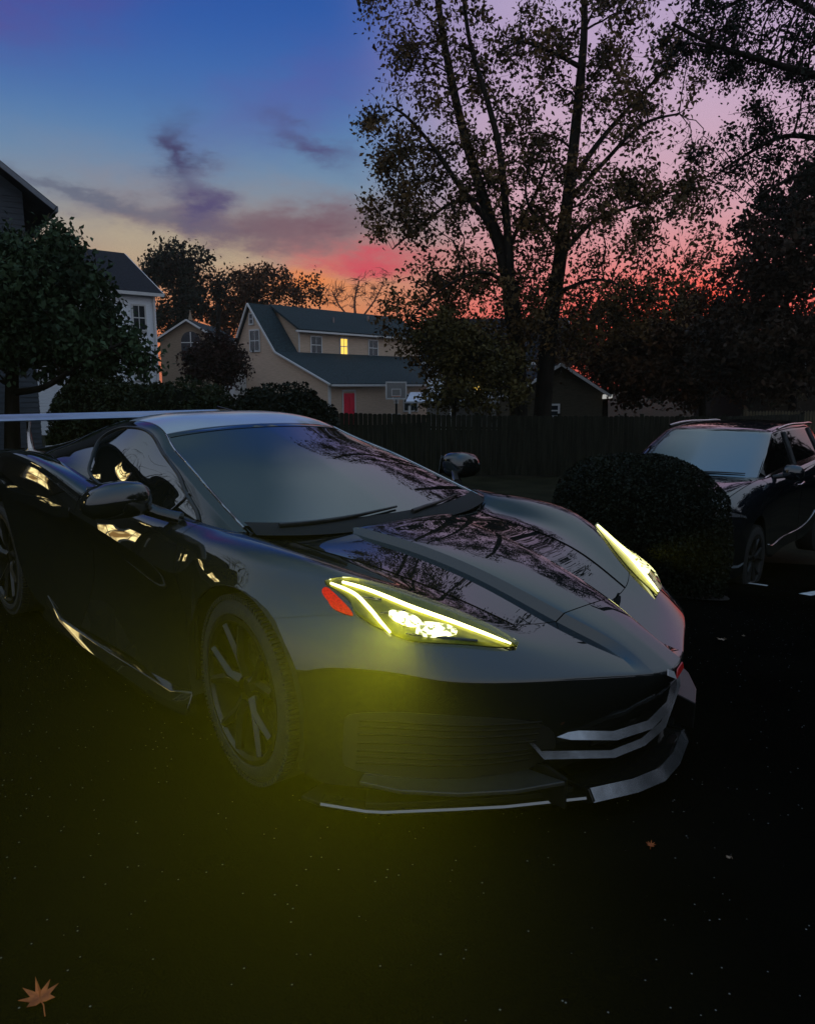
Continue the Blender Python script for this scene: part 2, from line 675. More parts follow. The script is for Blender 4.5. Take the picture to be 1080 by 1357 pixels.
# right half of the body, y listed positive outward; rows front -> rear, columns centre line -> sill
BODY = [
# 0 bumper bottom
[(.90,0,.15),(.90,.07,.15),(.895,.13,.15),(.885,.2,.15),(.86,.34,.15),(.82,.48,.15),(.75,.62,.15),(.66,.73,.15),(.56,.82,.15),(.47,.88,.15),(.39,.92,.15),(.325,.94,.17)],
# 1
[(.975,0,.28),(.972,.07,.28),(.965,.13,.28),(.95,.2,.28),(.91,.34,.28),(.85,.48,.28),(.765,.62,.28),(.66,.72,.28),(.555,.80,.28),(.47,.87,.28),(.40,.92,.28),(.365,.945,.29)],
# 2
[(1.06,0,.40),(1.055,.07,.40),(1.04,.13,.40),(1.01,.2,.40),(.955,.33,.40),(.875,.48,.40),(.765,.625,.40),(.655,.72,.40),(.555,.79,.40),(.47,.86,.40),(.405,.915,.40),(.375,.945,.39)],
# 3 nose edge
[(1.09,0,.475),(1.08,.05,.477),(1.07,.09,.48),(1.045,.15,.485),(.97,.30,.495),(.88,.475,.505),(.755,.64,.51),(.65,.72,.515),(.555,.785,.52),(.47,.85,.52),(.40,.91,.515),(.345,.945,.49)],
# 4
[(.96,0,.545),(.955,.06,.544),(.95,.09,.542),(.937,.115,.522),(.86,.31,.548),(.79,.46,.57),(.69,.60,.585),(.605,.70,.59),(.52,.77,.595),(.43,.845,.595),(.35,.91,.59),(.285,.948,.575)],
# 5 hood front seam
[(.765,0,.622),(.762,.08,.62),(.755,.135,.615),(.738,.157,.586),(.70,.34,.605),(.63,.475,.64),(.545,.595,.665),(.46,.69,.668),(.385,.775,.662),(.31,.845,.655),(.25,.905,.648),(.195,.95,.64)],
# 6
[(.44,0,.715),(.44,.09,.713),(.435,.175,.708),(.428,.197,.678),(.41,.44,.692),(.375,.57,.72),(.33,.675,.745),(.275,.76,.74),(.22,.83,.725),(.17,.885,.71),(.13,.925,.70),(.10,.953,.69)],
# 7
[(.10,0,.775),(.10,.12,.774),(.10,.215,.769),(.096,.237,.739),(.09,.50,.737),(.085,.63,.765),(.075,.74,.797),(.055,.82,.795),(.03,.88,.775),(0,.92,.745),(-.03,.943,.722),(-.05,.955,.705)],
# 8
[(-.12,0,.797),(-.12,.14,.796),(-.125,.25,.791),(-.13,.274,.764),(-.14,.535,.752),(-.16,.655,.782),(-.18,.75,.815),(-.2,.83,.815),(-.21,.885,.79),(-.22,.922,.75),(-.225,.945,.69),(-.22,.955,.645)],
# 9 cowl
[(-.22,0,.798),(-.225,.15,.797),(-.235,.275,.793),(-.245,.31,.775),(-.30,.56,.770),(-.34,.675,.795),(-.37,.76,.822),(-.38,.835,.815),(-.37,.89,.785),(-.36,.925,.735),(-.345,.94,.62),(-.335,.95,.49)],
# 10 door front
[(-.5,0,.74),(-.5,.2,.74),(-.5,.32,.74),(-.5,.38,.74),(-.5,.58,.76),(-.52,.70,.80),(-.54,.785,.83),(-.54,.85,.815),(-.53,.90,.77),(-.51,.935,.655),(-.46,.91,.42),(-.42,.93,.17)],
# 11
[(-.85,0,.74),(-.85,.2,.74),(-.85,.32,.74),(-.85,.4,.74),(-.85,.6,.78),(-.86,.72,.82),(-.86,.795,.845),(-.86,.86,.825),(-.86,.905,.79),(-.86,.94,.682),(-.86,.865,.42),(-.86,.93,.17)],
# 12
[(-1.2,0,.74),(-1.2,.2,.74),(-1.2,.32,.74),(-1.2,.4,.74),(-1.2,.6,.79),(-1.2,.72,.835),(-1.2,.79,.86),(-1.2,.855,.84),(-1.2,.90,.80),(-1.2,.935,.716),(-1.2,.85,.43),(-1.2,.93,.17)],
# 13 door rear
[(-1.55,0,.74),(-1.55,.2,.74),(-1.55,.32,.74),(-1.55,.4,.75),(-1.55,.6,.80),(-1.55,.72,.85),(-1.55,.79,.875),(-1.55,.86,.87),(-1.55,.91,.845),(-1.55,.945,.76),(-1.55,.86,.45),(-1.6,.94,.17)],
# 14
[(-1.9,0,.86),(-1.9,.2,.86),(-1.9,.32,.86),(-1.9,.42,.86),(-1.9,.6,.88),(-1.9,.72,.90),(-1.9,.80,.93),(-1.9,.87,.945),(-1.9,.935,.93),(-1.9,.965,.80),(-1.93,.92,.48),(-2.0,.95,.17)],
# 15
[(-2.3,0,.95),(-2.3,.2,.95),(-2.3,.32,.95),(-2.3,.42,.95),(-2.3,.6,.95),(-2.3,.72,.965),(-2.3,.82,.99),(-2.3,.89,1.0),(-2.3,.955,.975),(-2.3,.99,.84),(-2.32,.985,.56),(-2.34,.98,.30)],
# 16
[(-2.6,0,.97),(-2.6,.2,.97),(-2.6,.32,.97),(-2.6,.42,.97),(-2.6,.6,.965),(-2.6,.72,.975),(-2.6,.83,1.0),(-2.6,.90,1.01),(-2.6,.965,.985),(-2.6,.995,.90),(-2.6,.995,.80),(-2.6,.99,.715)],
# 17
[(-2.95,0,.97),(-2.95,.2,.97),(-2.95,.32,.97),(-2.95,.42,.97),(-2.95,.6,.965),(-2.95,.72,.97),(-2.95,.82,.985),(-2.95,.89,.985),(-2.95,.95,.95),(-2.95,.985,.86),(-2.94,.99,.74),(-2.92,.985,.665)],
# 18
[(-3.3,0,.96),(-3.3,.2,.96),(-3.3,.32,.96),(-3.3,.42,.96),(-3.3,.6,.955),(-3.3,.72,.955),(-3.3,.80,.955),(-3.29,.87,.94),(-3.27,.92,.90),(-3.22,.955,.78),(-3.15,.97,.55),(-3.08,.965,.30)],
# 19 tail edge
[(-3.56,0,.95),(-3.56,.2,.95),(-3.56,.32,.95),(-3.55,.42,.95),(-3.53,.6,.945),(-3.51,.70,.94),(-3.48,.77,.93),(-3.44,.83,.90),(-3.40,.88,.84),(-3.36,.905,.70),(-3.30,.915,.50),(-3.26,.91,.28)],
# 20 tail panel
[(-3.50,0,.35),(-3.50,.2,.35),(-3.50,.32,.35),(-3.49,.42,.35),(-3.47,.6,.35),(-3.45,.70,.35),(-3.43,.77,.35),(-3.40,.82,.34),(-3.38,.86,.33),(-3.34,.88,.31),(-3.30,.89,.29),(-3.27,.89,.26)],
]
BODY_CREASE_ROWS = {3:2,19:3}
BODY_CREASE_COLUMNS = {2: 3, 3: 3, 9: 3}
# greenhouse: rows cowl -> rear deck; columns centre, ..., glass edge(3), pillar outer(4), side glass, belt(8)
GLASSHOUSE = [
[(-.20,0,.79),(-.215,.2,.79),(-.26,.45,.795),(-.355,.69,.81),(-.39,.735,.815),(-.41,.76,.815),(-.43,.77,.815),(-.45,.78,.81),(-.47,.79,.80)],
[(-.52,0,.915),(-.53,.19,.913),(-.565,.43,.908),(-.64,.655,.90),(-.675,.70,.90),(-.68,.725,.88),(-.68,.745,.86),(-.68,.765,.84),(-.68,.78,.82)],
[(-.83,0,1.025),(-.84,.18,1.022),(-.87,.41,1.012),(-.93,.61,.995),(-.96,.655,.99),(-.95,.69,.955),(-.94,.725,.91),(-.93,.755,.87),(-.92,.785,.835)],
[(-1.12,0,1.11),(-1.13,.175,1.106),(-1.16,.39,1.093),(-1.21,.565,1.07),(-1.235,.61,1.06),(-1.23,.66,1.01),(-1.22,.71,.95),(-1.21,.755,.895),(-1.2,.785,.85)],
[(-1.36,0,1.175),(-1.365,.17,1.172),(-1.38,.37,1.158),(-1.40,.52,1.138),(-1.42,.565,1.12),(-1.42,.63,1.06),(-1.42,.70,.98),(-1.42,.75,.91),(-1.42,.785,.86)],
[(-1.60,0,1.222),(-1.60,.17,1.222),(-1.60,.36,1.212),(-1.60,.50,1.185),(-1.60,.55,1.16),(-1.60,.625,1.09),(-1.60,.695,1.01),(-1.60,.75,.93),(-1.60,.785,.87)],
[(-1.9,0,1.23),(-1.9,.17,1.228),(-1.9,.36,1.215),(-1.9,.50,1.185),(-1.9,.55,1.155),(-1.9,.62,1.09),(-1.9,.69,1.01),(-1.9,.755,.95),(-1.9,.80,.92)],
[(-2.3,0,1.175),(-2.3,.17,1.172),(-2.3,.36,1.155),(-2.3,.50,1.13),(-2.3,.56,1.10),(-2.3,.62,1.06),(-2.3,.69,1.02),(-2.3,.76,.985),(-2.3,.82,.97)],
[(-2.8,0,1.06),(-2.8,.17,1.058),(-2.8,.36,1.045),(-2.8,.50,1.03),(-2.8,.57,1.015),(-2.8,.64,1.0),(-2.8,.71,.985),(-2.8,.77,.97),(-2.8,.82,.95)],
[(-3.35,0,.95),(-3.35,.17,.948),(-3.35,.36,.945),(-3.35,.50,.94),(-3.35,.57,.94),(-3.35,.64,.94),(-3.35,.70,.935),(-3.35,.75,.93),(-3.35,.79,.92)],
]

paint = mat('black_paint', (.010, .0115, .012), rough=.6, spec=0., coat=1, coat_rough=.010, coat_ior=1.85, var=.15, scale=300)
carbon = mat('gloss_black', (.008, .008, .008), rough=.5, spec=0., coat=1, coat_rough=.03, coat_ior=1.7, var=.2, scale=60)
satin = mat('satin_black_trim', (.012, .012, .012), rough=.45, var=.3, scale=40, bump=.1, bscale=300)
glass = mat('tinted_glass', (.003, .005, .006), rough=.015, ior=2.35, var=.2, scale=2)
rubber = mat('tyre_rubber', (.014, .014, .014), rough=.8, var=.3, scale=30, bump=.3, bscale=120)
rimm = mat('dark_alloy', (.03, .03, .031), rough=.38, metal=.8, coat=.3, var=.15, scale=20)
steel = mat('brake_steel', (.16, .16, .16), rough=.35, metal=1, var=.3, scale=60)
chrome = mat('bright_trim', (.5, .5, .5), rough=.15, metal=1, var=.05)
hole = mat('deep_black', (.004, .004, .004), rough=.8, var=.2)
housing = mat('lamp_housing', (.20, .195, .01), rough=.3, metal=.45, var=.3, scale=30)
drl = mat('lamp_strip_lit', (.9, .9, .5), emit=(1.0, .96, .52), es=4.2, var=.05)
beam = mat('lamp_projector_lit', (.9, .9, .8), emit=(1.0, 1.0, .72), es=3.0, var=.05)
vt = beam.node_tree
v1 = vt.nodes.new('ShaderNodeTexNoise')
v1.inputs['Scale'].default_value = 55
v2 = vt.nodes.new('ShaderNodeTexCoord')
vt.links.new(v2.outputs['Object'], v1.inputs['Vector'])
v3 = vt.nodes.new('ShaderNodeValToRGB')
v3.color_ramp.elements[0].color = (1, 1, .75, 1)
v3.color_ramp.elements[0].position = .48
v3.color_ramp.elements[1].color = (.10, .10, .01, 1)
v3.color_ramp.elements[1].position = .60
vt.links.new(v1.outputs['Fac'], v3.inputs[0])
vt.links.new(v3.outputs[0], vt.nodes['Principled BSDF'].inputs['Emission Color'])
marker_m = mat('side_marker_lit', (.16, .0, .0), rough=.3, spec=.2, emit=(1, .012, .004), es=.42, var=.8, scale=160, col2=(.4, .01, .0))
silver = mat('roof_sky_sheen', (.60, .61, .63), rough=.4, metal=.3, coat=1, coat_rough=.02, coat_ior=1.9, var=.06, scale=3)  # pale base colour stands in for bright sky reflected in the roof
wing_m = mat('wing_sky_sheen', (.62, .63, .65), rough=.32, metal=.7, var=.1, scale=8)  # light metal stands in for the white sky glint on the wing
edge_m = mat('polished_black', (.03, .032, .034), rough=.5, spec=0., coat=1, coat_rough=.05, coat_ior=2.7, var=.2, scale=40)
facet_m = mat('dark_polished_edge', (.30, .31, .33), rough=.22, metal=.9, var=.2, scale=25)
canard_m = mat('canard_black', (.03, .03, .028), rough=.35, spec=.6, var=.2, scale=40)
split_m = mat('splitter_black', (.008, .008, .008), rough=.6, spec=.12, var=.2, scale=40)
emblem_red = mat('emblem_red', (.5, .02, .02), rough=.2, coat=1, var=.1)
emblem_white = mat('emblem_white', (.5, .5, .5), rough=.3, coat=1, var=.1)


def clear_cover():
    m = bpy.data.materials.new('lamp_cover_clear')
    m.use_nodes = True
    t = m.node_tree
    for n in list(t.nodes):
        t.nodes.remove(n)
    o = t.nodes.new('ShaderNodeOutputMaterial')
    mx = t.nodes.new('ShaderNodeMixShader')
    tr = t.nodes.new('ShaderNodeBsdfTransparent')
    tr.inputs[0].default_value = (.95, .96, .72, 1)
    gl = t.nodes.new('ShaderNodeBsdfGlossy')
    gl.inputs['Roughness'].default_value = .02
    fr = t.nodes.new('ShaderNodeFresnel')
    fr.inputs[0].default_value = 1.5
    t.links.new(fr.outputs[0], mx.inputs[0])
    t.links.new(tr.outputs[0], mx.inputs[1])
    t.links.new(gl.outputs[0], mx.inputs[2])
    t.links.new(mx.outputs[0], o.inputs[0])
    return m


cover = clear_cover()


def wheel(parent, x, y, r, width, side, rr, steer=0., rim_m=None):
    """> tyre, rim (> spokes are the rim's own shape), brake_disc; side -1 right, +1 left"""
    w = bpy.data.objects.new('wheel', None)
    COL.objects.link(w)
    w.parent = parent
    w.location = (x, y, r)
    w.rotation_euler = (0, 0, steer)
    s = side
    h = width / 2
    t = MB().lathe([(rr, -h * .8), (rr + .02, -h), (r - .035, -h), (r - .012, -h * .86), (r, -h * .6), (r, h * .6), (r - .012, h * .86),
                    (r - .035, h), (rr + .02, h), (rr, h * .8)], 64)
    for k in range(120):                                     # tread grooves on the shoulder
        a = 2 * PI * k / 120
        for e in (-1, 1):
            M = Matrix.Rotation(-a, 3, 'Y')
            t.box(M @ Vector((r - .0075, e * h * .78, 0)), (.016, h * .34, .009), M=M)
    t.build('tyre', rubber, w, smooth=40)
    rim = MB().lathe([(rr + .012, s * h * .98), (rr - .004, s * h * 1.0), (rr - .016, s * h * .9), (rr - .022, s * h * .2), (rr - .03, -s * h * .8),
                      (rr, -s * h * .8)], 64)
    for k in range(5):
        for q in (-1, 1):
            a = 2 * PI * k / 5 + PI / 2 + .2
            b = a + q * .27
            p = [Vector((math.cos(a) * .05, s * h * .62, math.sin(a) * .05)), Vector((math.cos(a + q * .05) * .11, s * h * .78, math.sin(a + q * .05) * .11)),
                 Vector((math.cos(b) * (rr - .015), s * h * .9, math.sin(b) * (rr - .015)))]
            rim.tube(p, [.030, .022, .017], 6)
    rim.lathe([(.0, s * h * .74), (.03, s * h * .74), (.036, s * h * .70), (.065, s * h * .60), (.07, s * h * .2)], 24)
    rim.build('rim', rim_m or rimm, w, smooth=35)
    d = MB().lathe([(.08, s * .02), (.175, s * .02), (.175, -s * .01), (.08, -s * .01)], 48)
    d.box((.13 * s * -1, s * .01, .1), (.10, .07, .12))
    d.build('brake_disc', steel, w, smooth=30)
    MB().lathe([(0, -s * h * .5), (r * .6, -s * h * .5)], 24).build('hub', hole, w)
    return w


def sports_car():
    body = Surf(BODY, BODY_CREASE_ROWS, BODY_CREASE_COLUMNS)
    gh = Surf(GLASSHOUSE, {}, {4: 2})
    car = empty('sports_car', (0, 0, 0), 0, 'low black mid-engined sports car with lit yellow headlights and high rear wing', 'car')
    g = .008
    panel(body, 'front_bumper', 0, 5, 0, 11, 0, paint, car, gap=(0, g, 0, 0))
    panel(body, 'bonnet', 5, 9, 0, 4, 0, paint, car, gap=(g, 0, 0, .035), m=8)
    panel(body, 'scuttle', 9, 13, 0, 6, 0, satin, car)
    for s in (-1, 1):
        panel(body, 'front_fender', 5, 10, 4, 11, s, paint, car, gap=(g, g, .012, 0), m=7)
        d = panel(body, 'door', 10, 13, 6, 11, s, paint, car, gap=(g, g, 0, .02), m=7)
        panel(body, 'rear_fender', 13, 19, 6, 11, s, paint, car, gap=(g, 0, 0, 0), m=6)
        # pull-in handle edge under the door's trailing corner
        mb = MB()
        mb.add(*ledge(body, [(12.35, 8.3), (12.6, 8.3), (12.85, 8.3)], s, .006, .012))
        mb.build('door_handle', carbon, d, smooth=40)
    panel(body, 'engine_deck', 13, 19, 0, 6, 0, paint, car)
    panel(body, 'rear_bumper', 19, 20, 0, 11, 0, satin, car)
    # glasshouse
    panel(gh, 'windscreen', 0, 4, 0, 3, 0, glass, car, gap=(0, .012, 0, .03), m=8)
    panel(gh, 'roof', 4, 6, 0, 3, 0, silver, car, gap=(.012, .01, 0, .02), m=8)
    panel(gh, 'rear_window', 6, 9, 0, 3, 0, glass, car, gap=(.01, 0, 0, .03))
    for s in (-1, 1):
        panel(gh, 'roof_pillar', 0, 9, 3, 4, s, paint, car, gap=(0, 0, .03, 0), m=6)
        panel(gh, 'window_frame', 0, 9, 4, 8, s, carbon, car, m=5)
        sw = patch(gh, [(6.05, 6.2), (6.3, 5.0), (5.9, 4.35), (5.0, 4.22), (3.8, 4.22), (2.9, 4.3), (1.9, 4.7), (1.1, 5.6), (.62, 7.0), (.75, 7.75), (2.5, 7.85), (4.4, 7.85), (5.5, 7.6)],
                   .004, 'side_window', glass, car, s, step=.2, sharp=(8, 9))
        win = smooth_poly([(6.05, 6.2), (6.3, 5.0), (5.9, 4.35), (5.0, 4.22), (3.8, 4.22), (2.9, 4.3), (1.9, 4.7), (1.1, 5.6), (.62, 7.0), (.75, 7.75), (2.5, 7.85), (4.4, 7.85), (5.5, 7.6)], 5, True, (8, 9))
        MB().tube(along(gh, np.vstack([win, win[:1]]), .005, s, smoothit=False), .0085, 6).build('window_seal', satin, sw, smooth=60)
        patch(gh, [(3.74, 0), (3.74, 2.9), (3.97, 2.9), (3.97, 0)], .0025, 'windscreen_header', carbon, car, s, step=.15, lip=.002, smoothit=False)
        mb = MB().tube(along(gh, [(.1, 3.02), (1, 3.02), (2, 3.02), (3, 3.02), (3.95, 3.02)], .002, s), .0045, 6)
        mb.build('window_trim', chrome, car, smooth=60)
        mb = MB().tube(along(gh, [(1.35, 4.9), (1.42, 6.2), (1.6, 7.75)], .006, s), .006, 6)       # quarter light divider
        mb.build('divider', carbon, sw, smooth=60)
        # mirror on its stalk
        mr = MB()
        prof = [(-.125, .02, .0), (-.118, .055, .002), (-.09, .075, .004), (-.03, .082, .004), (.04, .078, 0), (.09, .062, -.006), (.118, .038, -.012), (.125, .012, -.014)]
        ring = 20
        vs, fs = [], []
        for (yy, rad, dz) in prof:
            for k in range(ring):
                a = 2 * PI * k / ring
                c, q = math.cos(a), math.sin(a)
                e = lambda t, p: math.copysign(abs(t) ** p, t)
                vs.append((-.815 + .085 * e(c, .8) * (rad / .08) + (.02 if c > 0 else 0) - (yy + .1) * .12, s * (1.025 + yy), .918 + dz + rad * e(q, .75) * .92))
        n = len(prof)
        for i in range(n - 1):
            for k in range(ring):
                fs.append((i * ring + k, i * ring + (k + 1) % ring, (i + 1) * ring + (k + 1) % ring, (i + 1) * ring + k))
        fs += [tuple(range(ring)), tuple((n - 1) * ring + k for k in range(ring))]
        mo = mr.add(vs, fs).build('door_mirror', paint, car, smooth=50)
        MB().tube([(-.79, s * .93, .885), (-.73, s * .88, .858), (-.66, s * .82, .838)], [.03, .024, .03], 8).build('mirror_stalk', carbon, mo, smooth=60)
        MB().prism([(-.10, -.05), (.09, -.045), (.10, .04), (-.08, .055)], (-.003, 0, 0), (-.905, s * 1.02, .918), (0, 1, 0), (0, 0, 1)).build('mirror_glass', chrome, mo)
    # headlights
    outline = [(6.0, 7.2), (5.96, 6.4), (5.42, 5.5), (4.8, 5.0), (4.17, 4.76), (4.10, 5.15), (4.13, 5.75), (4.15, 6.5), (4.2, 7.0), (4.4, 7.42), (4.68, 7.72), (5.05, 7.75), (5.5, 7.35)]
    for s in (-1, 1):
        h = patch(body, outline, .003, 'headlight', housing, car, s, step=.1, sharp=(0, 4))
        mb = MB()
        for path, r0, r1 in (([(5.93, 6.75), (5.68, 6.52), (5.12, 6.18), (4.72, 5.62), (4.44, 5.22), (4.18, 4.9)], .0035, .0068),
                             ([(5.95, 7.1), (5.6, 7.02), (5.14, 7.26), (4.7, 7.42), (4.36, 7.42)], .0032, .0062)):
            P = along(body, path, .010, s)
            rr_ = [r0 + (r1 - r0) * math.sin(PI * min(1, (i + 1) / len(P) * 1.05)) ** .6 for i in range(len(P))]
            mb.tube(P, rr_, 8)
        mb.build('light_strip', drl, h, smooth=60)
        patch(body, [(4.98, 6.78), (4.86, 6.45), (4.62, 6.42), (4.56, 6.75), (4.70, 6.98), (4.88, 7.0)], .016, 'projector', beam, h, s, step=.06, lip=.012)
        patch(body, [(4.66, 6.32), (4.60, 5.85), (4.40, 5.82), (4.28, 6.3), (4.34, 6.72), (4.50, 6.62)], .014, 'projector', beam, h, s, step=.06, lip=.010)
        for (a, b) in (((4.95, 7.15), (5.0, 6.45)), ((4.36, 7.0), (4.24, 5.5)), ((5.5, 7.1), (5.35, 6.6))):      # dark ribs inside the lamp
            MB().tube(along(body, [a, ((a[0] + b[0]) / 2, (a[1] + b[1]) / 2), b], .006, s), .004, 6).build('lamp_rib', carbon, h, smooth=60)
        patch(body, outline, .020, 'lamp_cover', cover, h, s, step=.1, lip=.018, sharp=(0, 4))
        mk = patch(body, [(5.88, 7.36), (5.5, 7.58), (5.02, 7.86), (4.96, 8.0), (5.22, 8.1), (5.55, 7.95), (5.8, 7.68)], .004, 'side_marker', marker_m, car, s, step=.1)
    # bumper openings, fins and blades
    for s in (-1, 1):
        patch(body, [(.35, 4.4), (.3, 6.5), (.45, 8.6), (1.5, 8.9), (1.95, 7.6), (1.9, 5.6), (1.2, 4.3)], .003, 'side_intake', hole, car, s, step=.3)
        MB().prism([(a, s * b) for a, b in ((.975, .41), (.905, .56), (.80, .70), (.67, .815), (.55, .87), (.50, .80), (.70, .62), (.80, .44))], (0, 0, .014), (0, 0, .178)).build('canard', canard_m, car, bevel=.003)
        MB().prism([(.82, .10), (.975, .10), (.978, .20), (.90, .215), (.82, .20)], (0, s * .012, 0), (0, s * .40, 0), (1, 0, 0), (0, 0, 1)).build('canard_strut', split_m, car, bevel=.003)
        mb = MB()
        for k in range(7):
            u = .62 + .17 * k
            mb.tube(along(body, [(u, 4.7), (u + .03, 6.0), (u, 7.4), (u - .05, 8.3)], .006, s), .004, 5)
        mb.build('intake_mesh', split_m, car, smooth=60)

    def blade(name, pts, h, back, fwd, m, half=0):
        """a bar across the nose, mirrored about the centre line: flat top, then a facet that slopes down and forward"""
        full = [(x, -y, z) for x, y, z in pts[::-1]] + list(pts[1:]) if not half else [(x, half * y, z) for x, y, z in pts]
        full = [np.array(a) + (np.array(b) - np.array(a)) * t for a, b in zip(full[:-1], full[1:]) for t in (0, .5)] + [np.array(full[-1])]
        V, F = [], []
        for x, y, z in full:
            n = Vector((1, y * (1.3 if half else .9), 0)).normalized()
            for f, dz in ((-back, 0), (0, 0), (fwd, -h), (-back, -h)):
                V.append((x + n.x * f, y + n.y * f, z + dz))
        k = len(full)
        for i in range(k - 1):
            for j in range(4):
                F.append((4 * i + j, 4 * i + (j + 1) % 4, 4 * i + 4 + (j + 1) % 4, 4 * i + 4 + j))
        F += [(0, 1, 2, 3), (4 * k - 4, 4 * k - 3, 4 * k - 2, 4 * k - 1)]
        o = MB().add(V, F).build(name, [carbon, m], car, smooth=30)
        for q in o.data.polygons:
            q.material_index = 1 if q.normal.x > .3 and q.normal.z > .2 else 0
        return o
    blade('grille_lip', [(.99, 0, .200), (.975, .16, .207), (.89, .42, .262), (.85, .47, .335), (.76, .53, .37)], .020, .06, .016, facet_m)
    blade('grille_blade', [(1.01, 0, .272), (.985, .17, .28), (.92, .33, .312), (.84, .41, .335)], .024, .05, .018, facet_m)
    blade('splitter_centre', [(1.06, 0, .120), (1.04, .13, .122), (.985, .298, .130)], .036, .30, .026, facet_m)
    for s in (-1, 1):
        blade('splitter_edge', [(.985, .31, .106), (.95, .36, .104), (.84, .53, .102), (.745, .655, .102), (.61, .825, .102), (.57, .865, .104), (.45, .945, .108)], .007, .05, .004, edge_m, s)
        MB().prism([(.80, .083), (.992, .083), (1.012, .098), (.992, .134), (.80, .134)], (0, s * .012, 0), (0, s * .298, 0), (1, 0, 0), (0, 0, 1)).build('splitter_step', carbon, car, bevel=.002)
    mb = MB()
    P = [(a, b) for a, b in ((.15, 3.3), (.9, 3.6), (1.5, 3.4), (1.55, 0))]
    for s in (-1, 1):
        for k in range(5):
            u = .25 + .13 * k
            mb.tube(along(body, [(u, 0), (u, 1.5), (u, 3.2)], .004, s), .004, 6)
    gr = mb.build('grille', hole, car, smooth=60)
    # splitter: two outer plates and a centre plate a step above them
    outer = [(.955, .31), (.925, .385), (.83, .53), (.735, .655), (.60, .825), (.565, .855), (.44, .935), (.36, .955), (.33, .80), (.60, .40), (.70, .31)]
    for s in (-1, 1):
        mb = MB()
        mb.prism([(a, s * b) for a, b in outer], (0, 0, .016), (0, 0, .082))
        mb.prism([(a * .97 + .012, s * b) for a, b in outer[:6]] + [(.5, s * .80), (.8, s * .31)], (0, 0, .0225), (0, 0, .0975))
        mb.build('splitter_blade', split_m, car, bevel=.004, smooth=30)
    # sills
    for s in (-1, 1):
        mb = MB()
        pr = []
        for (x, y0, y1, z0, z1) in ((-.40, .915, .965, .10, .20), (-.55, .90, .985, .10, .165), (-1.2, .89, .985, .10, .155), (-1.85, .89, .985, .105, .165), (-2.05, .90, .98, .12, .25)):
            pr.append([(x, s * y0, z0), (x, s * y1, z0 + .005), (x, s * y1, z0 + .02), (x, s * (y1 - .03), z1), (x, s * (y0), z1 + .01)])
        vs = [p for r in pr for p in r]
        fs = []
        for i in range(len(pr) - 1):
            for k in range(5):
                fs.append((i * 5 + k, i * 5 + (k + 1) % 5, i * 5 + 5 + (k + 1) % 5, i * 5 + 5 + k))
        fs += [(0, 1, 2, 3, 4), tuple(len(vs) - 5 + k for k in range(5))]
        mb.add(vs, fs)
        mb.build('side_skirt', carbon, car, bevel=.004, smooth=30)
        # intake behind the door
        patch(body, [(13.42, 8.15), (14.6, 8.05), (15.8, 8.1), (16.6, 8.5), (16.3, 9.6), (15.2, 9.35), (14.2, 8.75)], .004, 'rear_intake', carbon, car, s, step=.2, sharp=(0,))
        mb = MB()
        mb.add(*ledge(body, [(13.2, 8.5), (13.8, 9.0), (14.8, 9.45), (15.9, 9.75)], s, .03, .05, taper=True))
        mb.build('intake_blade', paint, car, smooth=35)
    # wheels and what is behind them
    wheel(car, 0, -.835, .335, .235, -1, .25, steer=R(-4))
    wheel(car, 0, .835, .335, .235, 1, .25, steer=R(-4))
    wheel(car, -2.722, -.835, .345, .30, -1, .265)
    wheel(car, -2.722, .835, .345, .30, 1, .265)
    mb = MB()
    mb.box((.35, 0, .34), (.6, .8, .34)).box((-1.35, 0, .40), (2.0, 1.5, .50)).box((-2.9, 0, .5), (1.0, 1.1, .7)).box((-1.3, 0, .14), (3.9, 1.2, .05))
    mb.box((0, 0, .45), (.6, 1.1, .5))
    mb.build('underbody', hole, car)
    for s in (-1, 1):
        for x, r, z in ((0, .372, .335), (-2.722, .392, .345)):
            MB().lathe([(r, -.18), (r, .18)], 24, (x, s * .78, z), 'Y', (-.35, PI + .35)).build('wheel_arch_liner', hole, car, smooth=60)
    # wing
    mb = MB()
    prof = [(-3.20, 1.150), (-3.23, 1.160), (-3.32, 1.165), (-3.44, 1.170), (-3.50, 1.182), (-3.50, 1.176), (-3.43, 1.156), (-3.30, 1.143), (-3.22, 1.143)]
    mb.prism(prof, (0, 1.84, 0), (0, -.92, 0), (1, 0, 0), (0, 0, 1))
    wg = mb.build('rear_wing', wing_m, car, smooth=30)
    for s in (-1, 1):
        MB().prism([(-3.18, 1.11), (-3.17, 1.17), (-3.52, 1.21), (-3.53, 1.11)], (0, s * .012, 0), (0, s * .92, 0), (1, 0, 0), (0, 0, 1)).build('end_plate', carbon, wg, bevel=.004)
        MB().tube([(-3.36, s * .59, 1.15), (-3.38, s * .59, 1.06), (-3.36, s * .59, .95)], [.014, .016, .024], 8).build('wing_stand', chrome, wg, smooth=60)
    # wipers
    for (a, b) in (((.10, 2.4), (.42, -.2)), ((.14, -.4), (.42, -2.2))):
        pts = []
        for t in np.linspace(0, 1, 10):
            u, v = a[0] + (b[0] - a[0]) * t, a[1] + (b[1] - a[1]) * t
            q = gh.pt(u * .6 + .02, abs(v)) + gh.nrm(u * .6 + .02, max(abs(v), .02)) * (.016 - .006 * t)
            pts.append(q * [1, -1 if v > 0 else 1, 1])
        MB().tube(pts, [.011 - .006 * t for t in np.linspace(0, 1, 10)], 6).build('wiper', satin, car, smooth=60)
    mb = MB()
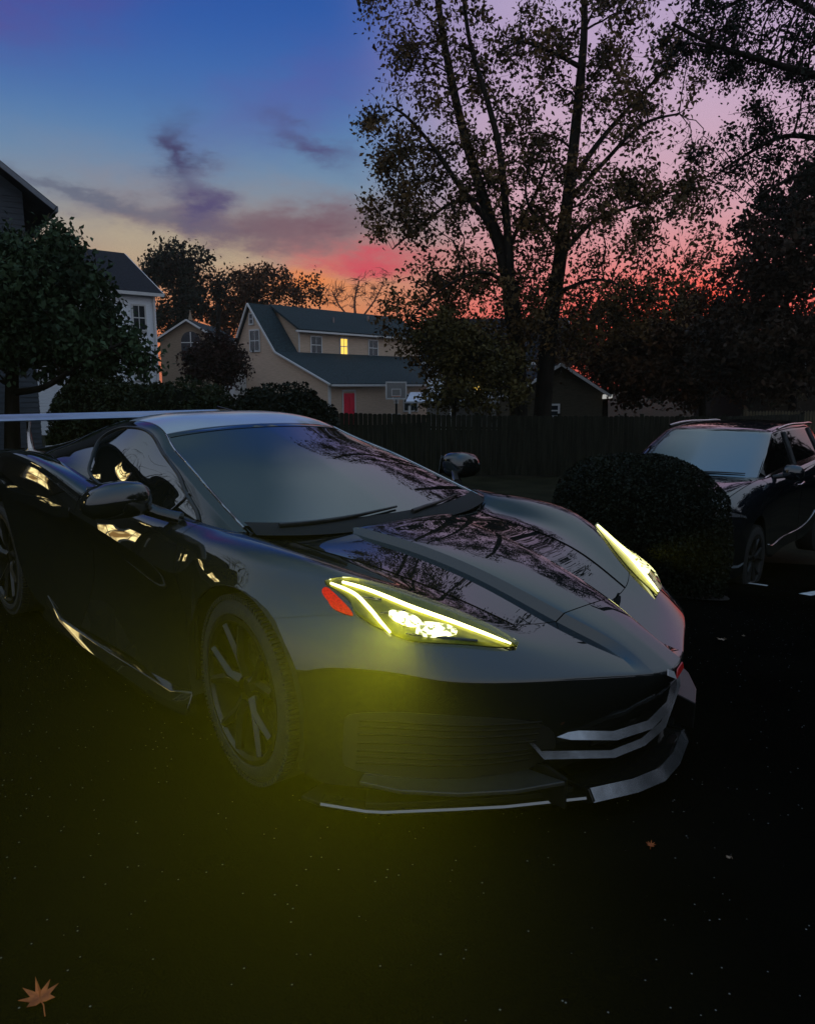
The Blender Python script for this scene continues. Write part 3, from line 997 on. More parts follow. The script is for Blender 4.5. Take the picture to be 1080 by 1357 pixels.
    for s in (-1, 1):
        V, F = [], []
        P = along(gh, [(.03, 0), (.03, 1), (.03, 2), (.05, 2.9)], .0, s)
        for p in P:
            V += [p + np.array([.04, 0, -.014]), p + np.array([.0, 0, .010]), p + np.array([-.055, 0, .026])]
        for i in range(len(P) - 1):
            F += [(3 * i, 3 * i + 1, 3 * i + 4, 3 * i + 3), (3 * i + 1, 3 * i + 2, 3 * i + 5, 3 * i + 4)]
        mb.add(V, F)
    mb.build('cowl_trim', hole, car, smooth=60)
    # crossed-flags badge on the nose
    c = Vector(body.pt(2.62, 0)) + Vector((.006, 0, 0))
    for s, m in ((-1, emblem_red), (1, emblem_white)):
        q = MB().prism([(0, -.018), (s * .050, .006), (s * .046, .026), (s * .012, .010)], (.004, 0, 0), c, (0, -1, 0), (-.15, 0, 1))
        e = q.build('badge_flag', m, car)
    # bonnet seam corner and vents
    return car, body


car, CARBODY = sports_car()

# ------------------------------------------------------------------ foliage
def leaf_quads(P, size, rg, flat=0., shape=.55):
    """one pointed, slightly folded leaf (two triangles about a rib) at every point"""
    n = len(P)
    d = rg.normal(size=(n, 3))
    d[:, 2] -= .35
    d /= np.linalg.norm(d, axis=1, keepdims=True)
    e = rg.normal(size=(n, 3))
    e[:, 2] *= (1 - flat)
    e -= d * (e * d).sum(1, keepdims=True)
    e /= np.linalg.norm(e, axis=1, keepdims=True) + 1e-9
    s = size * rg.uniform(.55, 1.35, (n, 1))
    nrm = np.cross(d, e)
    A = P - d * s * .5
    B = P + d * s * .5
    L = P + e * s * shape * .5 + nrm * s * .12 - d * s * .08
    Rr = P - e * s * shape * .5 + nrm * s * .12 - d * s * .08
    V = np.stack([A, L, B, Rr], 1).reshape(-1, 3)
    F = np.arange(4 * n).reshape(n, 4)
    return V, F


def limb_mesh(mb, pts, r0, r1, n=7):
    k = len(pts)
    mb.tube(pts, [r0 + (r1 - r0) * (i / max(k - 1, 1)) ** .8 for i in range(k)], n)


def curve_to(a, b, rg, sag=.15, n=6, droop=0.):
    a, b = np.array(a, float), np.array(b, float)
    L = np.linalg.norm(b - a)
    off = rg.normal(size=3) * sag * L * .5
    out = []
    for i in range(n + 1):
        t = i / n
        p = a + (b - a) * t + off * math.sin(PI * t) + np.array([0, 0, droop * L * math.sin(PI * t)])
        if 0 < i < n:
            p = p + rg.normal(size=3) * L * .02
        out.append(p)
    return out


def tree(name, label, base, limbs, blobs, leaf_m, bark_m, seed, n_branch=60, n_twig=400, leaves=20000, leaf=.13, spread=.35, group=None, tw=.02, droop=.08,
         twig_len=1.4, bare=0., attach_low=.25):
    """limbs: (points, r0, r1) in tree space; blobs: (x, y, z, rx, ry, rz, weight) that the crown fills. Branches reach from the limbs into
    the crown, twigs from the branches, leaves hang in clumps along the twigs."""
    rg = np.random.default_rng(seed)
    root = empty(name, base, VIEWROT, label, 'tree', group)
    mb = MB()
    nodes = []
    for pts, r0, r1 in limbs:
        pts = smooth_poly(pts, 6, False) if len(pts) > 2 else np.array(pts, float)
        limb_mesh(mb, pts, r0, r1, 10)
        k = len(pts)
        nodes += [(p, r0 + (r1 - r0) * i / (k - 1)) for i, p in enumerate(pts) if i > k * attach_low]
    ws = np.array([b[6] for b in blobs], float)
    ws /= ws.sum()

    def sample(n, shell):
        out = []
        for i in rg.choice(len(blobs), n, p=ws):
            x, y, z, rx, ry, rz, _ = blobs[i]
            q = rg.normal(size=3)
            q /= np.linalg.norm(q)
            q *= rg.uniform(shell, 1) ** (1 / 3)
            out.append((x + q[0] * rx, y + q[1] * ry, z + q[2] * rz))
        return np.array(out)
    bnodes = []
    NP = np.array([p for p, _ in nodes])
    NR = np.array([r for _, r in nodes])
    for q in sample(n_branch, .35):
        dd = np.linalg.norm(NP - q, axis=1) + np.maximum(0, NP[:, 2] - q[2] + .2) * .9
        i = int(dd.argmin())
        pts = curve_to(NP[i], q, rg, .16, 7, droop)
        L = np.linalg.norm(NP[i] - q)
        r0 = min(NR[i] * .55, .014 * L + .012)
        limb_mesh(mb, pts, r0, .010, 6)
        bnodes += list(pts[2:])
    BN = np.array(bnodes + [p for p, r in nodes[-40:]])
    ends = []
    for q in sample(n_twig, .0):
        i = int((np.linalg.norm(BN - q, axis=1)).argmin())
        v = q - BN[i]
        L = np.linalg.norm(v)
        if L > twig_len:
            q = BN[i] + v / L * twig_len * rg.uniform(.6, 1.1)
        pts = curve_to(BN[i], q, rg, .22, 4, .05)
        mb.tube(pts, [tw * .5, tw * .42, tw * .33, tw * .25, tw * .15], 4, cap=False)
        ends.append(pts)
    mb.build('trunk', bark_m, root, smooth=60)
    if leaves:
        full = rg.gamma(.8, 1.0, len(ends)) + .10          # some twigs are full, some nearly bare
        tw_i = rg.choice(len(ends), leaves, p=full / full.sum())
        T = np.array([np.array(e) for e in ends])[tw_i]
        f = rg.uniform(.35, 1.0, len(tw_i)) * 4
        k = np.minimum(f.astype(int), 3)
        fr = (f - k)[:, None]
        I = np.arange(len(tw_i))
        P = T[I, k] * (1 - fr) + T[I, k + 1] * fr + rg.normal(size=(len(tw_i), 3)) * spread * .5
        V, F = leaf_quads(P, leaf, rg)
        me = fast_mesh('crown', V, F)
        o = link('crown', me, leaf_m, root)
    return root


def leafm(name, a, b, spec=.2, scale=1.2):
    return mat(name, a, rough=.7, spec=spec, var=.25, scale=scale, col2=b, contrast=(.35, .65))


bark = mat('bark', (.022, .018, .014), rough=.9, spec=.1, var=.5, scale=6, bump=.8, bscale=22, stretch=(1, 1, .25))
lf_autumn = leafm('leaf_autumn', (.055, .040, .014), (.16, .088, .028))
lf_olive = leafm('leaf_olive_glow', (.050, .042, .010), (.095, .070, .018))  # olive lifted to carry the yellow flare glow on the foliage
lf_brown = leafm('leaf_brown', (.040, .018, .006), (.10, .042, .013))
lf_green = leafm('leaf_green', (.022, .042, .018), (.050, .082, .034))
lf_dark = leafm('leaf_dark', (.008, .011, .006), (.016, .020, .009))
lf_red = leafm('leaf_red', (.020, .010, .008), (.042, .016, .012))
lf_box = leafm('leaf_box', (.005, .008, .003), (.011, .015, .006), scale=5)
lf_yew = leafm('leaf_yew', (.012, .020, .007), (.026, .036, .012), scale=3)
lf_bare = mat('twig_red', (.20, .09, .06), rough=.9, spec=.1, var=.3)


def rel(px, py, dep, base, ddep=0.):
    """tree-space point (x right, y ahead, z up from its base) of a photo position at a given distance"""
    a, z = lz(px, py, dep + ddep)
    return (a - base[0], ddep + dep - base[1], z - base[2])


def tbase(px, dep):
    lat = (px - 540) / 1000 * dep
    return (lat, dep, zg(lat, dep) - .05)


def blob_(px, py, rx, ry, dep, base, w, dd=0., deepr=1.):
    x, y, z = rel(px, py, dep, base, dd)
    return (x, y, z, rx * dep / 1000, rx * dep / 1000 * deepr, ry * dep / 1000, w)


def pl(tb):
    return W(tb[0], tb[1], tb[2])


# the pair of tall trees behind the fence
tb = tbase(688, 26)
r_ = lambda x, y, d=0: rel(x, y, 26, tb, d)
tree('tall_tree', 'tall half-bare autumn tree, left of the two trunks behind the wooden fence', pl(tb),
     [([(0, 0, 0), r_(684, 450), r_(668, 345, .1), r_(648, 285, .1), r_(612, 166, .3), r_(586, 40, .4), r_(578, -40, .5)], .36, .07),
      ([r_(680, 420), r_(672, 300, -.3), r_(662, 200, -.6), r_(645, 130, -.8), r_(622, 52, -1.0), r_(612, -30, -1)], .17, .05),
      ([r_(652, 300), r_(612, 250, -.6), r_(578, 200, -1.0), r_(545, 160, -1.4), r_(520, 140, -1.6)], .12, .03),
      ([r_(640, 265), r_(600, 268, 1.), r_(555, 300, 1.6), r_(520, 330, 2.)], .09, .02),
      ([r_(676, 380), r_(640, 360, -1.), r_(590, 380, -1.6), r_(545, 420, -2.0)], .09, .02),
      ([r_(672, 330), r_(710, 255, .8), r_(730, 200, 1.2)], .09, .03)],
     [blob_(600, 60, 60, 90, 26, tb, 1.0), blob_(520, 60, 45, 70, 26, tb, .5), blob_(545, 190, 70, 70, 26, tb, 1.1), blob_(520, 260, 45, 60, 26, tb, .7), blob_(600, 300, 80, 90, 26, tb, 1.6), blob_(560, 420, 70, 60, 26, tb, 1.5),
      blob_(650, 200, 60, 80, 26, tb, 1.1), blob_(650, 420, 90, 60, 26, tb, 1.6), blob_(590, 470, 50, 40, 26, tb, .9), blob_(640, 490, 80, 36, 26, tb, .9)],
     lf_autumn, bark, 11, n_branch=90, n_twig=760, leaves=20000, leaf=.165, spread=.40, group='pair of tall trees behind the fence')
tb = tbase(714, 26.4)
r_ = lambda x, y, d=0: rel(x, y, 26.4, tb, d)
tree('tall_tree', 'tall half-bare autumn tree, right of the two trunks behind the wooden fence', pl(tb),
     [([(0, 0, 0), r_(727, 450), r_(741, 350), r_(755, 241), r_(768, 115), r_(774, 40), r_(774, -50)], .35, .08),
      ([r_(757, 240), r_(800, 180, .5), r_(862, 112, .9), r_(905, 75, 1.2)], .12, .03),
      ([r_(772, 90), r_(735, 70, -.6), r_(692, 55, -1.0), r_(660, 70, -1.3)], .09, .03),
      ([r_(750, 270), r_(800, 215, -1), r_(850, 165, -1.6), r_(900, 150, -2.)], .10, .03),
      ([r_(742, 340), r_(790, 290, 1.2), r_(850, 270, 2.0), r_(900, 250, 2.4)], .10, .03),
      ([r_(746, 320), r_(700, 270, -1), r_(700, 220, -1.4)], .08, .02),
      ([r_(735, 390), r_(790, 370, -1.2), r_(850, 390, -2.)], .09, .02)],
     [blob_(770, 40, 80, 80, 26, tb, 1.1), blob_(690, 70, 60, 70, 26, tb, .8), blob_(850, 90, 80, 70, 26, tb, 1.2), blob_(830, 200, 90, 80, 26, tb, 1.5), blob_(720, 190, 60, 80, 26, tb, 1.0),
      blob_(780, 300, 90, 80, 26, tb, 1.6), blob_(900, 280, 70, 80, 26, tb, 1.2), blob_(720, 330, 60, 60, 26, tb, .8), blob_(830, 400, 90, 50, 26, tb, 1.6), blob_(740, 440, 90, 50, 26, tb, 1.5)],
     lf_autumn, bark, 12, n_branch=100, n_twig=800, leaves=22000, leaf=.165, spread=.40, group='pair of tall trees behind the fence')
# overhanging tree from the right
tb = tbase(1190, 17)
r_ = lambda x, y, d=0: rel(x, y, 17, tb, d)
tree('overhanging_tree', 'tree beyond the right edge whose dark bare boughs hang into the top right corner', pl(tb),
     [([(0, 0, 0), r_(1185, 300), r_(1175, 60), r_(1160, -200)], .3, .1),
      ([r_(1180, 160), r_(1110, 110, -.4), r_(1030, 85, -.6), r_(950, 60, -.6), r_(890, 30, -.6)], .11, .03),
      ([r_(1182, 220), r_(1110, 190, .4), r_(1040, 180, .7), r_(980, 210, .9), r_(945, 235, 1)], .09, .02),
      ([r_(1184, 120), r_(1100, 30, .3), r_(1020, -10, .4), r_(960, 10, .4)], .1, .03),
      ([r_(1184, 260), r_(1120, 240, -.4), r_(1060, 232, -.6), r_(1000, 262, -.8)], .07, .02)],
     [blob_(1010, 60, 90, 60, 17, tb, 1.6), blob_(930, 40, 60, 45, 17, tb, .9), blob_(1060, 130, 80, 70, 17, tb, 1.3), blob_(990, 200, 70, 50, 17, tb, .8), blob_(1080, 250, 80, 60, 17, tb, 1.0), blob_(1040, -40, 90, 50, 17, tb, .6)],
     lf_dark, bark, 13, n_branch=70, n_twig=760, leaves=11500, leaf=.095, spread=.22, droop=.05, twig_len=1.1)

# dark trees along the right, behind the parked car
for k, (px, dep, label, m, blobs, lv, ls) in enumerate([
    (1050, 31, 'dense dark tree on the far right behind the parked suv', leafm('leaf_umber', (.018, .012, .006), (.045, .024, .010)), [(1040, 330, 70, 70, 1.2), (1070, 420, 90, 80, 1.5), (1010, 470, 90, 60, 1.3), (1080, 260, 50, 50, .5)], 22000, .24),
    (930, 36, 'rust brown tree under the red sunset left of the dense dark tree', lf_brown, [(930, 440, 75, 50, 1.4), (880, 470, 70, 50, 1.2), (960, 380, 45, 45, .5), (930, 505, 95, 32, 1.)], 17000, .25),
    (800, 38, 'low brown tree behind the timber garage roof', lf_brown, [(800, 445, 60, 40, 1.2), (850, 470, 60, 44, 1.2), (760, 470, 50, 36, .7), (830, 505, 60, 30, .8)], 13000, .25),
    (975, 44, 'far small tree closing the gap below the red sky', lf_dark, [(975, 460, 50, 60, 1.2), (900, 490, 60, 44, 1.), (1020, 500, 60, 40, 1.)], 9000, .30)]):
    tb = tbase(px, dep)
    bl = [blob_(a, b_, c, d, dep, tb, w) for a, b_, c, d, w in blobs]
    tree('broadleaf_tree', label, pl(tb), [([(0, 0, 0), rel(px, 480, dep, tb), rel(px - 8, 400, dep, tb), rel(px, 330 if k == 0 else 420, dep, tb)], .22, .05)],
         bl, m, bark, 20 + k, n_branch=50, n_twig=420, leaves=lv, leaf=ls, spread=.6, twig_len=1.8, group='dark trees at the right')
# a small tree, flare glow tinted into its leaves, in front of the white house, below the tall pair
tb = tbase(600, 24.5)
tree('small_tree', 'low tree with glow-tinted yellow-green leaves hanging over the fence beside the two tall trunks', pl(tb), [([(0, 0, 0), rel(604, 470, 24.5, tb), rel(615, 420, 24.5, tb)], .10, .03)],
     [blob_(590, 450, 50, 38, 24.5, tb, 1.2), blob_(640, 480, 60, 40, 24.5, tb, 1.2), blob_(630, 525, 80, 22, 24.5, tb, .9)],
     lf_olive, bark, 31, n_branch=40, n_twig=300, leaves=8500, leaf=.15, spread=.4)
# left foreground tree
tb = tbase(14, 17)
tree('broadleaf_tree', 'full green tree with dark trunk at the left edge before the white house', pl(tb),
     [([(0, 0, 0), rel(16, 510, 17, tb), rel(20, 430, 17, tb), rel(40, 350, 17, tb)], .21, .05),
      ([rel(18, 520, 17, tb), rel(60, 512, 17, tb, -.5), rel(110, 480, 17, tb, -.8), rel(160, 455, 17, tb, -.8)], .09, .03),
      ([rel(18, 470, 17, tb), rel(-30, 420, 17, tb), rel(-80, 380, 17, tb)], .12, .04)],
     [blob_(20, 375, 80, 55, 17, tb, 1.8), blob_(80, 400, 75, 60, 17, tb, 1.8), blob_(115, 455, 62, 42, 17, tb, 1.4), blob_(40, 455, 80, 42, 17, tb, 1.5), blob_(-60, 420, 90, 90, 17, tb, 1.6), blob_(80, 330, 24, 26, 17, tb, .35), blob_(10, 325, 40, 22, 17, tb, .4), blob_(160, 472, 32, 26, 17, tb, .5), blob_(188, 468, 16, 22, 17, tb, .10)],
     lf_green, bark, 41, n_branch=80, n_twig=700, leaves=30000, leaf=.15, spread=.35, twig_len=1.0)
# trees beyond the roofs
for k, (px, dep, label, m, blobs, lv, ls, tr) in enumerate([
    (240, 78, 'round-topped tree rising behind the tan gabled house', lf_dark, [(240, 345, 45, 24, 1.2), (225, 375, 48, 30, 1.4), (262, 385, 40, 34, 1.2), (240, 425, 50, 24, 1.)], 9000, .42, 330),
    (335, 82, 'ragged brown tree beyond the cape house gable', lf_brown, [(320, 385, 36, 26, 1.), (350, 375, 36, 20, 1.), (395, 385, 36, 20, .8), (310, 425, 44, 24, 1.), (350, 420, 44, 30, 1.)], 8000, .40, 355),
    (288, 42, 'dark red bushy tree between the tan house and the cape house', lf_red, [(288, 470, 36, 26, 1.4), (275, 490, 34, 20, 1.), (305, 485, 28, 24, 1.), (262, 478, 20, 16, .4)], 9000, .20, 455)]):
    tb = tbase(px, dep)
    bl = [blob_(a, b_, c, d, dep, tb, w) for a, b_, c, d, w in blobs]
    tree('broadleaf_tree', label, pl(tb), [([(0, 0, 0), rel(px, 460, dep, tb), rel(px + 3, 400, dep, tb), rel(px, tr, dep, tb)], .3 * dep / 80, .08)],
         bl, m, bark, 50 + k, n_branch=45, n_twig=300, leaves=lv, leaf=ls, spread=.9 * dep / 80, twig_len=2.6 * dep / 80, tw=.05, group='trees behind the houses')
tb = tbase(470, 95)
bl = [blob_(465, 388, 40, 20, 95, tb, 1.), blob_(500, 380, 30, 24, 95, tb, .8), blob_(440, 395, 22, 14, 95, tb, .5)]
tree('bare_tree', 'leafless pinkish tree against the orange glow behind the cape house roof', pl(tb),
     [([(0, 0, 0), rel(472, 440, 95, tb), rel(470, 400, 95, tb), rel(476, 372, 95, tb)], .3, .06), ([rel(472, 430, 95, tb), rel(450, 405, 95, tb), rel(440, 385, 95, tb)], .15, .05),
      ([rel(472, 430, 95, tb), rel(495, 400, 95, tb), rel(508, 375, 95, tb)], .15, .05)],
     bl, lf_brown, lf_bare, 61, n_branch=60, n_twig=520, leaves=0, tw=.07, twig_len=2.5, group='trees behind the houses')


# ------------------------------------------------------------------ hedges and shrubs
def shrub(name, label, cat, lat, dep, blobs, m, n, leaf, seed, group=None, sink=.1, rough=.10):
    """clipped or loose shrub: a dark twiggy heart inside a thick shell of small leaves. blobs: x, y, z, rx, ry, rz, power"""
    rg = np.random.default_rng(seed)
    z = zg(lat, dep) - sink
    root = empty(name, W(lat, dep, z), VIEWROT, label, cat, group)
    mb = MB()
    areas = np.array([b[3] * b[5] + b[4] * b[5] for b in blobs])
    pts = []
    for b, k in zip(blobs, (n * areas / areas.sum()).astype(int)):
        x, y, zz, rx, ry, rz, pw = b
        q = rg.normal(size=(k, 3))
        q /= np.linalg.norm(q, axis=1, keepdims=True)
        nrm = (np.abs(q) ** pw).sum(1, keepdims=True) ** (1 / pw)
        q = q / nrm
        bump = np.array([mnoise.noise(Vector(p * 2.7 + np.array([seed, x, zz]))) for p in q])[:, None]
        q = q * (1 + bump * rough) * (1 - rg.uniform(0, 1, (k, 1)) ** 2 * .16)
        pts.append(q * [rx, ry, rz] + [x, y, zz])
        # heart
        V, F = [], []
        a_, b_ = 20, 12
        for i in range(b_ + 1):
            for j in range(a_):
                t, f = PI * i / b_, 2 * PI * j / a_
                d = np.array([math.sin(t) * math.cos(f), math.sin(t) * math.sin(f), math.cos(t)])
                d = d / (np.abs(d) ** pw).sum() ** (1 / pw)
                d *= .86 * (1 + mnoise.noise(Vector(d * 2.7 + np.array([seed, x, zz]))) * rough)
                V.append(d * [rx, ry, rz] + [x, y, zz])
        for i in range(b_):
            for j in range(a_):
                F.append((i * a_ + j, i * a_ + (j + 1) % a_, (i + 1) * a_ + (j + 1) % a_, (i + 1) * a_ + j))
        mb.add(V, F)
    mb.build('stem', mat('shrub_heart', (.006, .007, .004), rough=.95, spec=.05, var=.5, scale=20, bump=1, bscale=60), root, smooth=180)
    P = np.concatenate(pts)
    P = P[P[:, 2] > sink * .5]
    V, F = leaf_quads(P, leaf, rg)
    link('foliage', fast_mesh('foliage', V, F), m, root)
    return root


def box_at(px0, px1, py_top, dep, ry, py_bot=None, pw=3.):
    """rx, z-centre, rz, lat for a shrub that spans px0..px1 and tops out at py_top"""
    a0, _ = lz(px0, py_top, dep)
    a1, zt = lz(px1, py_top, dep)
    lat = (a0 + a1) / 2
    zb = zg(lat, dep) - .1
    h = zt - zb
    return lat, (a1 - a0) / 2, h


lat_, rx_, h_ = box_at(737, 959, 604, 6.5, .7)
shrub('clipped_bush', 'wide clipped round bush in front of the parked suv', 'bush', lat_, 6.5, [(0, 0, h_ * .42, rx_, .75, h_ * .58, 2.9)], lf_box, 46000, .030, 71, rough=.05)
for k, (x0, x1, yt, dep, label, m, pw, n) in enumerate([
    (66, 205, 494, 16.5, 'broad evergreen shrub under the green tree, left of the hedge row', lf_yew, 2.4, 22000),
    (150, 330, 500, 15.5, 'long spreading evergreen shrub just above the sports car roof', lf_yew, 2.3, 22000),
    (292, 452, 505, 14.5, 'dark dome-shaped shrub below the cape house gable', lf_box, 2.1, 20000)]):
    lat_, rx_, h_ = box_at(x0, x1, yt, dep, .7)
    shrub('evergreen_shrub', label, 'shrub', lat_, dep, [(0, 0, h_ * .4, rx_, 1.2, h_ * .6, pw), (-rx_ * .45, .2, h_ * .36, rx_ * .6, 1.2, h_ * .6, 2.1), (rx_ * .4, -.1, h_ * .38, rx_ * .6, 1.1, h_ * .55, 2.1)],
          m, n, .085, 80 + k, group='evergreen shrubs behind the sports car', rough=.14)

# ------------------------------------------------------------------ fences
fence_m = mat('weathered_boards', (.019, .019, .012), rough=.85, spec=.15, var=.5, scale=3, stretch=(6, 6, .5), bump=.5, bscale=30)
fence_b = mat('pale_boards', (.09, .075, .045), rough=.85, spec=.15, var=.4, scale=3, stretch=(6, 6, .5))


def fence(name, label, pts, h, m, bw, seed, post_every=2.4, gap=.008, pointed=False):
    rg = random.Random(seed)
    p0 = pts[0]
    root = empty(name, W(p0[0], p0[1], zg(*p0)), VIEWROT, label, 'fence')
    bd, rl = MB(), MB()
    for (a0, d0), (a1, d1) in zip(pts[:-1], pts[1:]):
        L = math.hypot(a1 - a0, d1 - d0)
        ang = math.atan2(d1 - d0, a1 - a0)
        n = int(L / bw)
        for i in range(n):
            t = (i + .5) / n
            a, d = a0 + (a1 - a0) * t, d0 + (d1 - d0) * t
            z = zg(a, d) - zg(*p0)
            hh = h + rg.uniform(-.012, .012)
            w = bw - gap
            if pointed:
                poly = [(-w / 2, 0), (w / 2, 0), (w / 2, hh - .06), (0, hh), (-w / 2, hh - .06)]
            else:
                poly = [(-w / 2, 0), (w / 2, 0), (w / 2, hh - .03), (w / 2 - .03, hh), (-w / 2 + .03, hh), (-w / 2, hh - .03)]
            th = .02 + rg.uniform(-.004, .004)
            bd.prism(poly, (th * math.sin(ang), -th * math.cos(ang), 0), (a - p0[0], d - p0[1], z + .03), (math.cos(ang), math.sin(ang), 0), (0, 0, 1))
        for zz in (.3, h - .35):
            z0, z1 = zg(a0, d0) - zg(*p0), zg(a1, d1) - zg(*p0)
            rl.tube([(a0 - p0[0], d0 - p0[1] + .04, z0 + zz), (a1 - p0[0], d1 - p0[1] + .04, z1 + zz)], .04, 4)
        k = max(int(L / post_every), 1)
        for i in range(k + 1):
            t = i / k
            a, d = a0 + (a1 - a0) * t, d0 + (d1 - d0) * t
            z = zg(a, d) - zg(*p0)
            MB().box((a - p0[0], d - p0[1] + .06, z + h / 2 + .02), (.09, .09, h + .08), ang).prism([(-.05, -.05), (.05, -.05), (.05, .05), (-.05, .05)], (0, 0, .03), (a - p0[0], d - p0[1] + .06, z + h + .06)).build('post', m, root)
    bd.build('board_panel', m, root)
    rl.build('rail', m, root)
    return root


a_, zt_ = lz(600, 551, 22)
fh = zt_ - zg(a_, 22)
fence('board_fence', 'long dark board fence running behind the sports car to the parked suv', [(-2.2, 23.0), (2, 22), (9.2, 22), (12.5, 24)], fh, fence_m, .145, 5)
a_, zt_ = lz(1040, 545, 29)
fence('picket_fence', 'paler picket fence at the right edge above the suv roof', [(12.9, 29), (18.5, 29)], zt_ - zg(a_, 29), fence_b, .12, 6, gap=.03, pointed=True)

# ------------------------------------------------------------------ houses
beige = mat('beige_siding', (.56, .41, .30), rough=.8, spec=.2, var=.1, scale=2, stretch=(1, 1, 9))
tan = mat('tan_siding', (.27, .20, .14), rough=.85, spec=.2, var=.15, scale=3, stretch=(1, 1, 7))
white_s = mat('white_siding', (.78, .79, .82), rough=.7, spec=.25, var=.08, scale=3, stretch=(1, 1, 8))
grey_s = mat('slate_siding', (.075, .085, .10), rough=.8, spec=.2, var=.2, scale=3, stretch=(1, 1, 8))
timber = mat('timber_siding', (.060, .050, .033), rough=.85, spec=.2, var=.3, scale=3, stretch=(1, 1, 9))
shingle = mat('teal_shingles', (.028, .042, .047), rough=.9, spec=.15, var=.35, scale=9, bump=.6, bscale=25)
shingle_d = mat('dark_shingles', (.020, .020, .026), rough=.9, spec=.15, var=.35, scale=9, bump=.6, bscale=25)
trim_w = mat('white_trim', (.60, .58, .56), rough=.6, var=.06)
pane_m = mat('window_glass', (.02, .025, .03), rough=.05, ior=1.6, var=.2)
lit_m = mat('window_lit', (.8, .6, .2), emit=(1.0, .62, .08), es=1.2, var=.1)
lamp_m = mat('lamp_globe_lit', (.9, .8, .5), emit=(1.0, .82, .42), es=6, var=.05)
red_door = mat('red_door_paint', (.78, .014, .05), rough=.45, spec=.4, var=.1, scale=6)


def siding(mb, w, h, o, ux, n, step=.16, t=.02):
    """lapped boards over a rectangle: origin o, along ux, outward n"""
    o, ux, n = Vector(o), Vector(ux), Vector(n)
    k = int(h / step)
    for i in range(k):
        z = i * h / k
        mb.add([o + Vector((0, 0, z)) + n * t, o + ux * w + Vector((0, 0, z)) + n * t, o + ux * w + Vector((0, 0, z + h / k)) + n * .004, o + Vector((0, 0, z + h / k)) + n * .004,
                o + Vector((0, 0, z)), o + ux * w + Vector((0, 0, z))], [(0, 1, 2, 3), (0, 4, 5, 1)])


def window(parent, o, ux, n, w, h, glass_m=pane_m, frame_m=None, bars=1, fr=.09):
    """window > pane: frame standing out of the wall, glazing bars, recessed glass; o is the lower left corner on the wall face"""
    frame_m = frame_m or trim_w
    o, ux, n, up = Vector(o), Vector(ux).normalized(), Vector(n).normalized(), Vector((0, 0, 1))
    mb = MB()

    def bar(x, z, bw, bh, d=.06):
        mb.prism([(0, 0), (bw, 0), (bw, bh), (0, bh)], n * d, o + ux * x + up * z, ux, up)
    bar(0, 0, w, fr, .09)
    bar(0, h - fr, w, fr)
    bar(0, fr, fr, h - 2 * fr)
    bar(w - fr, fr, fr, h - 2 * fr)
    bar(fr, h / 2 - .03, w - 2 * fr, .06, .045)
    for i in range(bars):
        bar(w * (i + 1) / (bars + 1) - .02, fr, .04, h / 2 - fr - .03, .035)
        bar(w * (i + 1) / (bars + 1) - .02, h / 2 + .03, .04, h / 2 - fr - .03, .035)
    f = mb.build('window', frame_m, parent)
    MB().prism([(0, 0), (w - 2 * fr, 0), (w - 2 * fr, h - 2 * fr), (0, h - 2 * fr)], n * .012, o + ux * fr + up * fr + n * .008, ux, up).build('pane', glass_m, f)
    return f


def slab(mb, a, b, ext, th=.14):
    """roof slope: from eave point a to ridge point b (in a vertical plane), swept along ext"""
    a, b, ext = Vector(a), Vector(b), Vector(ext)
    nn = (b - a).cross(ext).normalized()
    if nn.z < 0:
        nn = -nn
    vs = [a, b, b + ext, a + ext]
    mb.add([v for v in vs] + [v + nn * th for v in vs], [(0, 1, 2, 3), (7, 6, 5, 4), (0, 4, 5, 1), (1, 5, 6, 2), (2, 6, 7, 3), (3, 7, 4, 0)])


# --- cape house: x along the front (to the right and back), y along the gable (back), z up
lat0, dep0 = (437 - 540) / 1000 * 48, 48
hz = zg(lat0, dep0) - .1
cape = empty('cape_house', W(lat0, dep0, hz), VIEWROT + R(50), 'beige cape house with red front door, shed dormer and one lit yellow window', 'house')
CL = 15.0
ez, kz, rz_, bz_ = 1.52 - hz, 3.45 - hz, 6.75 - hz, 2.3 - hz
prof = [(0, -.6), (10, -.6), (10, bz_), (7.4, rz_), (4.7, kz), (0, ez)]
mb = MB().prism(prof, (CL, 0, 0), (0, 0, 0), (0, 1, 0), (0, 0, 1))
siding(mb, CL, ez + .5, (0, 0, -.5), (1, 0, 0), (0, -1, 0))
mb.build('wall', beige, cape)
gb = MB()
for i in range(44):                                            # lapped boards on the gable
    z = -.5 + i * .17
    if z > rz_ - .4:
        break
    def span(zz):
        lo = 0 if zz < ez else ((zz - ez) / (kz - ez) * 4.7 if zz < kz else 4.7 + (zz - kz) / (rz_ - kz) * 2.7)
        hi = 10 if zz < bz_ else 10 - (zz - bz_) / (rz_ - bz_) * 2.6
        return lo, hi
    (l0, h0), (l1, h1) = span(z), span(z + .17)
    gb.add([(-.022, l0, z), (-.022, h0, z), (-.005, h1, z + .17), (-.005, l1, z + .17), (0, l0, z), (0, h0, z)], [(0, 1, 2, 3), (0, 4, 5, 1)])
gb.build('gable_siding', beige, cape)
mb = MB()
slab(mb, (-.25, -.45, ez - .18), (-.25, 4.7, kz), (CL + .5, 0, 0))
slab(mb, (-.25, 4.72, kz + .02), (-.25, 7.4, rz_), (1.9, 0, 0))
slab(mb, (-.25, 10.3, bz_ - .45), (-.25, 7.42, rz_ + .004), (CL + .5, 0, 0))
roof = mb.build('roof', shingle, cape)
mb = MB()
slab(mb, (1.55, 4.35, 5.0 - hz), (1.55, 7.44, rz_ + .06), (CL - 1.3, 0, 0), .12)
mb.build('dormer_roof', shingle, cape)
